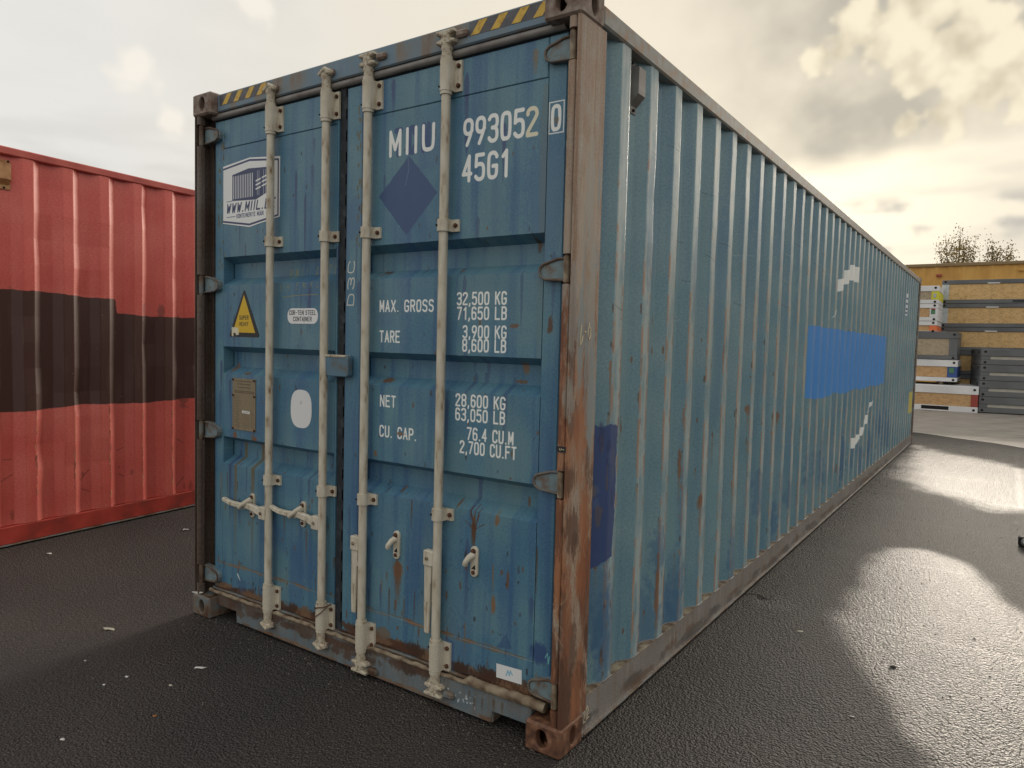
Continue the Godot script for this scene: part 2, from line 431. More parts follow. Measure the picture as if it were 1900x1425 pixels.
func make_sky() -> ImageTexture:
	var w := 2048; var h := 1024
	var big := FastNoiseLite.new(); big.seed = 5; big.frequency = 1.0; big.fractal_octaves = 5
	big.noise_type = FastNoiseLite.TYPE_SIMPLEX_SMOOTH
	var buf := PackedFloat32Array(); buf.resize(w * h * 3)
	var sun := Vector3(-sin(deg_to_rad(12.0)) * cos(deg_to_rad(12.0)), sin(deg_to_rad(12.0)), -cos(deg_to_rad(12.0)) * cos(deg_to_rad(12.0)))
	var cool := sl(210, 209, 205); var warm := sl(215, 206, 189); var hot := Color(0.3, 0.26, 0.17)
	var grey := sl(164, 158, 147); var lit := sl(232, 221, 195); var dim := sl(196, 186, 162); var low := sl(172, 168, 162)
	# cumulus lobes: degrees left of -z, elevation, radius
	var lobes := [[11.5, 20.4, 2.0], [9.6, 21.6, 2.4], [8.0, 20.6, 2.4], [6.2, 22.0, 3.0], [6.0, 18.6, 2.2], [3.6, 20.0, 3.0], [2.0, 17.2, 2.6], [6.6, 15.4, 1.5], [4.4, 15.8, 1.8], [-0.6, 17.4, 3.0], [-4.0, 19.0, 3.4], [4.5, 24.0, 3.2], [-8.5, 21.0, 3.8], [2.0, 27.0, 3.6], [-14.0, 24.0, 5.0], [-22.0, 20.0, 5.0], [-40.0, 33.0, 8.0]]
	var puffs := [[61.9, 17.4, 1.7], [54.6, 22.8, 1.6], [60.0, 14.5, 1.0], [82.0, 23.0, 2.2]]
	for j in h:
		var el := PI * (0.5 - (j + 0.5) / h)
		var eld := rad_to_deg(el)
		for i in w:
			var az := TAU * ((i + 0.5) / w)     # turn to the right of -z
			var d := Vector3(sin(az) * cos(el), sin(el), -cos(az) * cos(el))
			var k := (j * w + i) * 3
			if eld < -3.0:
				buf[k] = 0.16; buf[k + 1] = 0.15; buf[k + 2] = 0.14
				continue
			var azd := -rad_to_deg(wrapf(az, -PI, PI))
			var ang := rad_to_deg(acos(clampf(d.dot(sun), -1.0, 1.0)))
			var n1 := big.get_noise_3d(d.x * 2.2, d.y * 5.0, d.z * 2.2)
			var n2 := big.get_noise_3d(d.x * 9.0 + 7.0, d.y * 11.0, d.z * 9.0)
			var c := cool.lerp(warm, smoothstep(62.0, 14.0, ang + n1 * 8.0))
			c += hot * exp(-pow(ang / 9.0, 2.0)) + hot * 0.35 * exp(-pow(ang / 20.0, 2.0))
			# grey sheet of higher cloud
			var gm := smoothstep(12.5, 17.0, eld + n1 * 5.0) * (1.0 - smoothstep(48.0, 70.0, eld)) * (1.0 - smoothstep(15.0, 34.0, absf(azd + 6.0)))
			c = c.lerp(grey, clampf(gm * (0.72 + n2 * 0.5), 0.0, 0.85))
			# thin broken sheets everywhere
			c = c.lerp(grey, clampf((n1 - 0.15) * 0.35, 0.0, 0.14) * smoothstep(5.0, 25.0, eld))
			# streaks and low grey heaps near the horizon
			var st := big.get_noise_3d(d.x * 4.0, d.y * 26.0, d.z * 4.0 + 3.0)
			c = c.lerp(low, clampf(st * 0.7, 0.0, 0.3) * (1.0 - smoothstep(10.0, 18.0, eld)))
			var lowm := (1.0 - smoothstep(2.0, 3.6, absf(eld - 7.6))) * clampf((n2 + st * 0.5 - 0.02) * 3.2, 0.0, 1.0) * (1.0 - smoothstep(8.0, 16.0, absf(azd - 1.0)) * 0.6)
			c = c.lerp(low, lowm * 0.9)
			var den := -1.0
			for b in lobes:
				var dx: float = (azd - b[0]) * cos(el); var dy: float = (eld - b[1]) * 1.15
				if absf(dx) < b[2] * 1.7 and absf(dy) < b[2] * 1.7:
					den = maxf(den, 1.0 - sqrt(dx * dx + dy * dy) / b[2])
			if den > -0.7:
				var n3 := big.get_noise_3d(d.x * 15.0, d.y * 15.0, d.z * 15.0)
				var n4 := big.get_noise_3d(d.x * 34.0 + 2.0, d.y * 34.0, d.z * 34.0)
				var a := smoothstep(0.05, 0.36, den + n3 * 0.9 + n4 * 0.35)
				c = c.lerp(dim.lerp(lit, clampf(0.62 + n3 * 1.2 + n4 * 0.7, 0.0, 1.0)), a * 0.92)
			for b in puffs:
				var dx2: float = (azd - b[0]) * cos(el); var dy2: float = eld - b[1]
				var q = sqrt(dx2 * dx2 + dy2 * dy2) / b[2]
				if q < 1.6:
					c = c.lerp(sl(232, 224, 212), 0.6 * smoothstep(1.1, 0.3, q + big.get_noise_3d(d.x * 20.0, d.y * 20.0, d.z * 20.0) * 0.9))
			buf[k] = c.r; buf[k + 1] = c.g; buf[k + 2] = c.b
	return ImageTexture.create_from_image(Image.create_from_data(w, h, false, Image.FORMAT_RGBF, buf.to_byte_array()))

func make_view():
	var cam := Camera3D.new()
	cam.name = "camera"
	cam.fov = 56.11; cam.near = 0.05; cam.far = 900.0
	cam.transform = Transform3D(Basis(Vector3.UP, 0.60222) * Basis(Vector3.RIGHT, -0.05705) * Basis(Vector3.BACK, 0.02501), CAM)
	add_child(cam)
	cam.current = true
	var env := Environment.new()
	env.tonemap_mode = Environment.TONE_MAPPER_LINEAR
	env.tonemap_exposure = 1.25
	env.background_mode = Environment.BG_SKY
	var pm := PanoramaSkyMaterial.new()
	pm.panorama = make_sky()
	pm.energy_multiplier = 1.0
	var sky := Sky.new(); sky.sky_material = pm
	env.sky = sky
	env.background_energy_multiplier = 1.0
	env.sdfgi_enabled = true; env.ssao_enabled = true; env.ssil_enabled = true
	var we := WorldEnvironment.new(); we.name = "environment"; we.environment = env
	add_child(we)
	var sun := DirectionalLight3D.new(); sun.name = "sun"
	sun.light_energy = 0.6
	sun.light_color = Color(1.0, 0.95, 0.88)
	sun.light_angular_distance = 16.0
	sun.shadow_enabled = true
	var az := deg_to_rad(2.5); var el := deg_to_rad(16.0)
	add_child(sun)
	sun.look_at_from_position(Vector3.ZERO, -Vector3(-sin(az) * cos(el), sin(el), -cos(az) * cos(el)))

# ---------------------------------------------------------------- ground
var wet_n := FastNoiseLite.new()
var POLY_A := PackedVector2Array([Vector2(2.98, -3.36), Vector2(2.98, -3.85), Vector2(3.06, -4.15), Vector2(3.3, -4.3), Vector2(3.58, -4.05), Vector2(3.74, -3.6), Vector2(3.78, -3.3), Vector2(3.95, -2.95), Vector2(5.2, -2.3), Vector2(6.5, -1.0), Vector2(5.2, 1.2), Vector2(3.9, 0.4), Vector2(3.62, -0.9), Vector2(3.42, -1.4), Vector2(3.22, -1.85), Vector2(3.04, -2.3), Vector2(3.0, -2.8), Vector2(3.1, -3.1)])
var POLY_B := PackedVector2Array([Vector2(2.52, -11.7), Vector2(3.2, -10.9), Vector2(4.02, -10.1), Vector2(6.0, -9.6), Vector2(7.0, -6.6), Vector2(4.6, -6.9), Vector2(3.7, -6.6), Vector2(3.0, -7.4), Vector2(2.62, -8.4)])

func sdist(p: Vector2, poly: PackedVector2Array) -> float:
	var best := 1e9
	for i in poly.size():
		best = minf(best, Geometry2D.get_closest_point_to_segment(p, poly[i], poly[(i + 1) % poly.size()]).distance_to(p))
	return best if Geometry2D.is_point_in_polygon(p, poly) else -best

func wetness(x: float, z: float) -> float:
	var p := Vector2(x, z)
	var n := wet_n.get_noise_2d(x, z)
	var f := -0.5 + wet_n.get_noise_2d(x * 0.4 + 40.0, z * 0.4) * 0.7
	if x > 1.5 and z > -13.0:
		f = maxf(f, maxf(sdist(p, POLY_A) * 4.5 + 0.3, sdist(p, POLY_B) * 1.6 + 0.2))
	if z < -12.0:
		var q := z + 0.1 * (x - 2.0)
		f = maxf(f, maxf(1.0 - absf(q + 15.9) / 0.9, 0.8 - absf(q + 18.9) / 1.2))
	if x < 2.3:
		f = minf(f, -0.15)
	return f + n * 0.35 + (wet_n.get_noise_2d(x * 4.0, z * 4.0 + 11.0) * 0.22 if x > 2.4 and f > -0.3 else 0.0)

func make_ground():
	wet_n.seed = 77; wet_n.frequency = 0.9; wet_n.fractal_octaves = 4; wet_n.noise_type = FastNoiseLite.TYPE_SIMPLEX_SMOOTH
	var grain = seamless(1024, 51, 0.11, 3)
	var cell = seamless(1024, 52, 0.07, 2, FastNoiseLite.TYPE_CELLULAR)
	var gi: Image = grain; gi.convert(Image.FORMAT_L8)
	var ci: Image = cell; ci.convert(Image.FORMAT_L8)
	var ga := gi.get_data(); var ca := ci.get_data(); var hb := PackedByteArray(); hb.resize(ga.size())
	for i in ga.size():
		hb[i] = clampi(int(ga[i] * 0.55 + (255 - ca[i]) * 0.45), 0, 255)
	var him := Image.create_from_data(1024, 1024, false, Image.FORMAT_L8, hb)
	him.generate_mipmaps()
	var htex := ImageTexture.create_from_image(him)
	var atex := ramp_tex(seamless(1024, 53, 0.16, 3), [[0.0, C(38, 36, 35)], [0.4, C(60, 57, 55)], [0.62, C(80, 76, 73)], [0.76, C(116, 111, 105)], [1.0, C(190, 184, 172)]])
	var levels := [[-9.0, -0.1, 0.68, 1.0, 2.6], [-0.1, 0.05, 0.62, 0.98, 2.5], [0.05, 0.2, 0.53, 0.95, 2.3], [0.2, 0.35, 0.44, 0.92, 2.1], [0.35, 0.55, 0.38, 0.9, 1.8], [0.55, 9.0, 0.34, 0.88, 1.6]]
	var x0 := -8.0; var z0 := -26.0; var step := 0.1
	var nx := 180; var nz := 306
	var F := PackedFloat32Array(); F.resize((nx + 1) * (nz + 1))
	var K := PackedColorArray(); K.resize((nx + 1) * (nz + 1))
	for j in nz + 1:
		for i in nx + 1:
			var x := x0 + i * step; var z := z0 + j * step
			F[j * (nx + 1) + i] = wetness(x, z)
			var n := wet_n.get_noise_2d(x * 0.9 + 9.0, z * 0.9 + 31.0); var n2 := wet_n.get_noise_2d(x * 0.35 - 50.0, z * 0.35)
			var t := clampf(0.35 + n2 * 0.9 + n * 0.4, 0.0, 1.0)      # brown grit trodden in, in patches
			var k := 0.55 + n * 0.22
			K[j * (nx + 1) + i] = Color(k * (1.0 + 0.14 * t), k, k * (1.0 - 0.1 * t))
	var sets := []
	for l in levels:
		sets.append([PackedVector3Array(), PackedVector2Array(), PackedColorArray()])
	for j in nz:
		for i in nx:
			var id := [j * (nx + 1) + i, j * (nx + 1) + i + 1, (j + 1) * (nx + 1) + i + 1, (j + 1) * (nx + 1) + i]
			var lo := minf(minf(F[id[0]], F[id[1]]), minf(F[id[2]], F[id[3]])); var hi := maxf(maxf(F[id[0]], F[id[1]]), maxf(F[id[2]], F[id[3]]))
			var cs := [Vector2(i, j), Vector2(i + 1, j), Vector2(i + 1, j + 1), Vector2(i, j + 1)]
			for l in levels.size():
				if hi < levels[l][0] or lo > levels[l][1]:
					continue
				var poly := []
				for k in 4:
					poly.append([cs[k], F[id[k]], K[id[k]]])
				for side in 2:
					var cut: float = levels[l][side]
					var sg := 1.0 if side == 0 else -1.0
					var out := []
					for k in poly.size():
						var a = poly[k]; var b = poly[(k + 1) % poly.size()]
						var fa: float = (a[1] - cut) * sg; var fb: float = (b[1] - cut) * sg
						if fa >= 0.0:
							out.append(a)
						if (fa > 0.0 and fb < 0.0) or (fa < 0.0 and fb > 0.0):
							var t2 := fa / (fa - fb)
							out.append([a[0].lerp(b[0], t2), cut, a[2].lerp(b[2], t2)])
					poly = out
				var s = sets[l]
				for k in range(1, poly.size() - 1):
					for v in [poly[0], poly[k], poly[k + 1]]:
						var q := Vector2(x0 + v[0].x * step, z0 + v[0].y * step)
						s[0].append(Vector3(q.x, 0.0, q.y)); s[1].append(q / 1.55); s[2].append(v[2])
	for l in levels.size():
		var arr := []; arr.resize(Mesh.ARRAY_MAX)
		var nn := PackedVector3Array(); nn.resize(sets[l][0].size()); nn.fill(Vector3.UP)
		arr[Mesh.ARRAY_VERTEX] = sets[l][0]; arr[Mesh.ARRAY_NORMAL] = nn; arr[Mesh.ARRAY_TEX_UV] = sets[l][1]; arr[Mesh.ARRAY_COLOR] = sets[l][2]
		var am := ArrayMesh.new(); am.add_surface_from_arrays(Mesh.PRIMITIVE_TRIANGLES, arr)
		var m := smat(atex, levels[l][2], Vector3.ZERO, false, Color(levels[l][3], levels[l][3], levels[l][3]))
		m.vertex_color_use_as_albedo = true
		m.heightmap_enabled = true; m.heightmap_texture = htex; m.heightmap_scale = levels[l][4]
		structure(["asphalt", "asphalt_damp", "asphalt_moist", "asphalt_wet", "asphalt_sodden", "asphalt_puddled"][l], am, m)
	# pale concrete beyond the asphalt
	var edge := PackedVector2Array()
	for i in 40:
		var x := -9.0 + i * 0.6
		edge.append(Vector2(x, -14.2 + maxf(0.0, x - 2.2) * 0.75 + wet_n.get_noise_2d(x * 0.8, 3.0) * 0.35))
	edge.append(Vector2(14.6, -33.9)); edge.append(Vector2(-9.0, -33.9))
	var cst := mk()
	prism(cst, edge, Transform3D(Basis(Vector3(1, 0, 0), Vector3(0, 0, 1), Vector3(0, 1, 0)), Vector3.ZERO), -0.05, 0.004)
	var cm := smat(ramp_tex(seamless(512, 55, 0.02, 5), [[0.0, C(104, 98, 92)], [0.35, C(140, 133, 125)], [1.0, C(172, 165, 155)]]), 0.5, Vector3(0.12, 1.0, 0.5), true)
	structure("concrete_apron", cst, cm)
	var pm := PlaneMesh.new(); pm.size = Vector2(700, 700)
	var g = structure("ground", pm, smat(ramp_tex(seamless(512, 54, 0.02, 4), [[0.0, C(52, 50, 48)], [1.0, C(78, 75, 72)]]), 0.6, Vector3(0.3, 0.3, 0.3), true))
	g.position = Vector3(0, -0.004, -100)

# ---------------------------------------------------------------- corrugated sheet
# to3d(s, d, y): s along the wall, d outwards. Rounded bends, slight dents.
func corrugated(st, s0, s1, first, pitch, y0, y1, depth, to3d: Callable, uv: Callable, dents := 0.004):
	var dn := FastNoiseLite.new(); dn.seed = 91; dn.frequency = 0.9; dn.fractal_octaves = 3
	var raw := []
	var fl := 0.079; var sp := 0.066
	var k := int(floor((s0 - first) / pitch)) - 1
	while first + k * pitch < s1 + pitch:
		var c: float = first + k * pitch
		raw.append(Vector2(c - fl * 0.5 - sp, -depth)); raw.append(Vector2(c - fl * 0.5, 0)); raw.append(Vector2(c + fl * 0.5, 0)); raw.append(Vector2(c + fl * 0.5 + sp, -depth))
		k += 1
	var pts := []
	for q in raw:
		if q.x > s0 + 0.02 and q.x < s1 - 0.02:
			pts.append(q)
	var prof := [[Vector2(s0, -depth), Vector2(0, 1)]]
	for i in pts.size():
		var a: Vector2 = pts[i - 1] if i > 0 else Vector2(s0, -depth)
		var b: Vector2 = pts[i + 1] if i < pts.size() - 1 else Vector2(s1, -depth)
		var da: Vector2 = (pts[i] - a).normalized(); var db: Vector2 = (b - pts[i]).normalized()
		prof.append([pts[i] - da * 0.007, Vector2(-da.y, da.x)]); prof.append([pts[i] + db * 0.007, Vector2(-db.y, db.x)])
	prof.append([Vector2(s1, -depth), Vector2(0, 1)])
	var rows := 14
	var at := func(sd: Vector2, y: float):
		var e := clampf(minf(y - y0, y1 - y) * 4.0, 0.0, 1.0)
		return to3d.call(sd.x, sd.y + (dn.get_noise_2d(sd.x, y * 0.8) * dents + minf(0.0, dn.get_noise_2d(sd.x * 2.0 + 30.0, y * 3.0) + 0.1) * dents * 3.0) * e, y)
	var nrm := func(v: Vector2): return (to3d.call(v.x, v.y, 0.0) - to3d.call(0.0, 0.0, 0.0)).normalized()
	for i in prof.size() - 1:
		var A: Vector2 = prof[i][0]; var B: Vector2 = prof[i + 1][0]
		var na: Vector3 = nrm.call(prof[i][1]); var nb: Vector3 = nrm.call(prof[i + 1][1])
		for r in rows:
			var ya: float = lerpf(y0, y1, float(r) / rows); var yb: float = lerpf(y0, y1, float(r + 1) / rows)
			var P := [at.call(A, ya), at.call(B, ya), at.call(B, yb), at.call(A, yb)]
			var U := [uv.call(A.x, ya), uv.call(B.x, ya), uv.call(B.x, yb), uv.call(A.x, yb)]
			var tilt: Vector3 = Vector3.ZERO
			var up: Vector3 = (P[3] - P[0]).normalized()
			var NN := [(na - up * up.dot(na)).normalized(), (nb - up * up.dot(nb)).normalized(), (nb - up * up.dot(nb)).normalized(), (na - up * up.dot(na)).normalized()]
			var cr: Vector3 = (P[1] - P[0]).cross(P[2] - P[0])
			var order := [0, 1, 2, 0, 2, 3] if cr.dot(na + nb) < 0.0 else [0, 2, 1, 0, 3, 2]
			for o in order:
				st.set_normal(NN[o]); st.set_uv(U[o]); st.add_vertex(P[o])

# casting: chamfered block with oval openings; openings = {face: [offset u, offset v, radius u, radius v]}
func casting(st, c: Vector3, size: Vector3, openings: Dictionary):
	var e := size * 0.5; var b := 0.009
	for ax in 3:
		for s in [-1.0, 1.0]:
			var n := Vector3.ZERO; n[ax] = s
			var u := (ax + 1) % 3; var v := (ax + 2) % 3
			var key: String = "xyz"[ax] + ("+" if s > 0 else "-")
			var P := func(a: float, d: float, dep: float):
				var q := Vector3.ZERO
				q[u] = a; q[v] = d; q[ax] = s * (e[ax] - dep)
				return c + q
			var eu := e[u] - b; var ev := e[v] - b
			if not openings.has(key):
				quad(st, P.call(-eu, -ev, 0.0), P.call(eu, -ev, 0.0), P.call(eu, ev, 0.0), P.call(-eu, ev, 0.0), n)
				continue
			var o = openings[key]
			for k in 32:
				var q := []
				for kk in [k, k + 1]:
					var th = TAU * kk / 32.0
					var d := Vector2(cos(th), sin(th)); var m := maxf(absf(d.x), absf(d.y))
					q.append(P.call(d.x / m * eu, d.y / m * ev, 0.0)); q.append(P.call(o[0] + d.x * (o[2] + 0.004), o[1] + d.y * (o[3] + 0.004), 0.0)); q.append(P.call(o[0] + d.x * o[2], o[1] + d.y * o[3], 0.005)); q.append(P.call(o[0] + d.x * o[2], o[1] + d.y * o[3], 0.034))
				quad(st, q[0], q[4], q[5], q[1], n)
				var mid: Vector3 = P.call(o[0], o[1], 0.02)
				quad(st, q[1], q[5], q[6], q[2], (mid - q[2]).normalized() + n)
				quad(st, q[2], q[6], q[7], q[3], mid - q[2])
	for ax in 3:
		for s1 in [-1.0, 1.0]:
			for s2 in [-1.0, 1.0]:
				var u2 := (ax + 1) % 3; var v2 := (ax + 2) % 3
				var q2 := []
				for k in [[-1, 0], [1, 0], [1, 1], [-1, 1]]:
					var p2 := Vector3.ZERO
					p2[ax] = k[0] * (e[ax] - b)
					p2[u2] = s1 * (e[u2] - (b if k[1] == 1 else 0.0)); p2[v2] = s2 * (e[v2] - (0.0 if k[1] == 1 else b))
					q2.append(c + p2)
				var oo := Vector3.ZERO; oo[u2] = s1; oo[v2] = s2
				quad(st, q2[0], q2[1], q2[2], q2[3], oo)
	for sx in [-1.0, 1.0]:
		for sy in [-1.0, 1.0]:
			for sz in [-1.0, 1.0]:
				var s3 := Vector3(sx, sy, sz)
				tri(st, c + s3 * (e - Vector3(0, b, b)), c + s3 * (e - Vector3(b, 0, b)), c + s3 * (e - Vector3(b, b, 0)), s3)

# ---------------------------------------------------------------- blue container
const CURVE := 6.0
func side_uv(s, y) -> Vector2:
	return Vector2((1.0 - exp(-s / CURVE)) / (1.0 - exp(-L / CURVE)), (2.85 - y) / 2.7)

func paint_side() -> StandardMaterial3D:
	var p := Paint.new(N, 2048, 1024, 0.0, 2.85, L, 2.7, CURVE)
	p.base(C(97, 132, 144), C(124, 149, 154), C(86, 119, 140), 61, 0.6, 14.0, 0.005)
	var G = Paint.pic(2048, 1024, 66, 0.05, 3, 10)
	var G2 = Paint.pic(2048, 1024, 67, 0.02, 4)
	# worn outer ribs: chalky scuffs, bare and rusted steel along their edges
	for i in p.w:
		var s: float = p.xu(i)
		var ph := fposmod(s - FLAT0 + PITCH * 0.5, PITCH) - PITCH * 0.5
		if absf(ph) > 0.058:
			continue
		for j in p.h:
			var y: float = 2.85 - j / p.ky
			var g: float = G[j * p.w + i] / 255.0; var g2: float = G2[j * p.w + i] / 255.0
			p.put(i, j, C(172, 180, 176), clampf((g * 0.7 + g2 * 0.5 - 0.2) * 1.5, 0.0, 0.8) * (1.0 if absf(ph) < 0.041 else 0.0))
			var edge := clampf(1.0 - absf(absf(ph) - 0.036) / 0.013, 0.0, 1.0)
			p.put(i, j, C(160, 112, 88), edge * clampf((g2 * 0.7 + g * 0.5 - 0.47 - maxf(0.0, y - 1.5) * 0.3) * 5.0, 0.0, 0.85))
			if ph > 0.0:
				p.put(i, j, C(134, 90, 68), clampf(1.0 - absf(ph - 0.03) / 0.02, 0.0, 1.0) * clampf((g2 - 0.56 - maxf(0.0, y - 1.6) * 0.3) * 6.0, 0.0, 0.7) * (0.4 + 0.6 * g))
			p.put(i, j, C(196, 180, 160), edge * clampf((g - 0.74) * 5.0, 0.0, 0.6))
	# deeper blue touch-up paint low on the wall, in brushed patches
	for k in 40:
		p.blob(rng.randf_range(0.3, 9.0), rng.randf_range(0.2, 0.7), rng.randf_range(0.05, 0.14), rng.randf_range(0.12, 0.3), C(66, 100, 134), 0.45, 0.9)
	for k in 40:
		p.blob(rng.randf_range(0.3, 11.0), rng.randf_range(0.6, 2.6), rng.randf_range(0.03, 0.1), rng.randf_range(0.2, 0.5), [C(128, 158, 160), C(84, 118, 146)][k % 2], 0.35, 0.9)
	# rust spots and their runs
	for k in 420:
		var s := pow(rng.randf(), 1.5) * 8.0 + 0.25; var y := 0.2 + pow(rng.randf(), 1.2) * 1.6
		if k % 3 > 0:   # most sit on the bends, where the paint breaks first
			s = FLAT0 + roundf((s - FLAT0) / PITCH) * PITCH + (0.04 if k % 2 else -0.04) + rng.randf_range(-0.012, 0.012)
		var r := rng.randf_range(0.0025, 0.0075)
		p.blob(s, y, r, r * rng.randf_range(1.0, 7.0), [C(112, 76, 56), C(86, 70, 62), C(150, 104, 76)][k % 3], 0.75, 1.1)
		if k % 4 == 0:
			p.drip(s, y, r * 0.9, rng.randf_range(0.04, 0.22), C(132, 112, 94), 0.55)
	for q in [[1.48, 0.75, 0.025, 0.05], [1.18, 0.98, 0.012, 0.09], [0.26, 2.02, 0.03, 0.16], [0.92, 0.42, 0.015, 0.2], [2.3, 1.2, 0.02, 0.05], [3.1, 1.1, 0.03, 0.05], [1.6, 1.5, 0.02, 0.03], [2.2, 1.62, 0.02, 0.04]]:
		p.blob(q[0], q[1], q[2], q[3], C(128, 86, 62), 0.8, 0.9)
		p.drip(q[0], q[1], q[2] * 0.6, q[3] * 3.0, C(132, 110, 92), 0.5)
	# scrapes left by handling
	for k in 46:
		var s2 := rng.randf_range(0.3, 5.0); var y2 := rng.randf_range(1.55, 2.6)
		var q2 := []
		var l := rng.randf_range(0.04, 0.16); var dir := rng.randf_range(-0.4, 0.1)
		for i in 6:
			q2.append(Vector2(s2 + l * i / 5.0, y2 + dir * l * i / 5.0 - 0.05 * l * sin(i * 0.6)))
		p.line(q2, 0.003, [C(62, 78, 86), C(70, 74, 74), C(178, 176, 168)][k % 3], 0.6, 0.3)
	# patches of newer paint
	var rect := []
	for i in 17:
		rect.append(Vector2(3.95 + i * 0.275, 1.79 + 0.005 * sin(i * 2.1)))
	for i in 17:
		rect.append(Vector2(8.35 - i * 0.275, 1.17 + 0.008 * sin(i * 1.7) + (0.015 if i % 4 == 0 else 0.0)))
	p.poly(PackedVector2Array(rect), C(72, 140, 210), 0.95, 1.6)
	p.poly(PackedVector2Array([Vector2(0.22, 1.27), Vector2(0.33, 1.25), Vector2(0.36, 1.265), Vector2(0.425, 1.25), Vector2(0.42, 0.92), Vector2(0.412, 0.7), Vector2(0.36, 0.69), Vector2(0.3, 0.66), Vector2(0.22, 0.67)]), C(56, 74, 118), 0.93, 7.0)
	for k in 14:
		p.blob(rng.randf_range(0.24, 0.41), rng.randf_range(0.7, 1.25), rng.randf_range(0.004, 0.02), rng.randf_range(0.01, 0.08), [C(84, 100, 136), C(112, 92, 84), C(50, 58, 96)][k % 3], 0.55, 1.0)
	p.blob(0.25, 0.86, 0.03, 0.03, C(150, 158, 178), 0.6, 0.9)
	# torn white tape
	var white := C(242, 242, 236)
	p.poly(PackedVector2Array([Vector2(6.12, 2.47), Vector2(5.62, 2.455), Vector2(5.6, 2.41), Vector2(5.33, 2.37), Vector2(5.3, 2.3), Vector2(5.06, 2.26), Vector2(5.04, 2.14), Vector2(5.3, 2.19), Vector2(5.32, 2.23), Vector2(5.58, 2.27), Vector2(5.62, 2.3), Vector2(6.1, 2.31)]), white, 0.95, 1.0)
	p.poly(PackedVector2Array([Vector2(5.07, 2.15), Vector2(5.05, 2.03), Vector2(4.8, 1.88), Vector2(4.99, 2.06), Vector2(5.03, 2.15)]), white, 0.9)
	p.poly(PackedVector2Array([Vector2(7.46, 1.01), Vector2(7.3, 0.97), Vector2(7.1, 0.93), Vector2(7.06, 0.86), Vector2(7.3, 0.9)]), white, 0.9)
	p.poly(PackedVector2Array([Vector2(7.1, 0.85), Vector2(6.82, 0.8), Vector2(6.8, 0.72), Vector2(6.55, 0.72), Vector2(6.52, 0.66), Vector2(6.18, 0.645), Vector2(6.16, 0.53), Vector2(6.48, 0.545), Vector2(6.52, 0.6), Vector2(6.78, 0.62), Vector2(6.82, 0.68), Vector2(7.08, 0.74)]), white, 0.95, 1.0)
	p.poly(PackedVector2Array([Vector2(10.25, 2.5), Vector2(10.45, 2.5), Vector2(10.45, 2.16), Vector2(10.25, 2.16)]), C(222, 228, 232), 0.95)
	for y in [2.44, 2.36, 2.28, 2.22]:
		p.line([Vector2(10.32, y), Vector2(10.42, y - 0.02)], 0.02, C(70, 84, 120), 0.9)
	p.poly(PackedVector2Array([Vector2(11.5, 0.92), Vector2(11.85, 0.92), Vector2(11.85, 0.56), Vector2(11.5, 0.56)]), C(206, 186, 84), 0.9)
	var m := smat(p.tex(), 0.34)
	return m

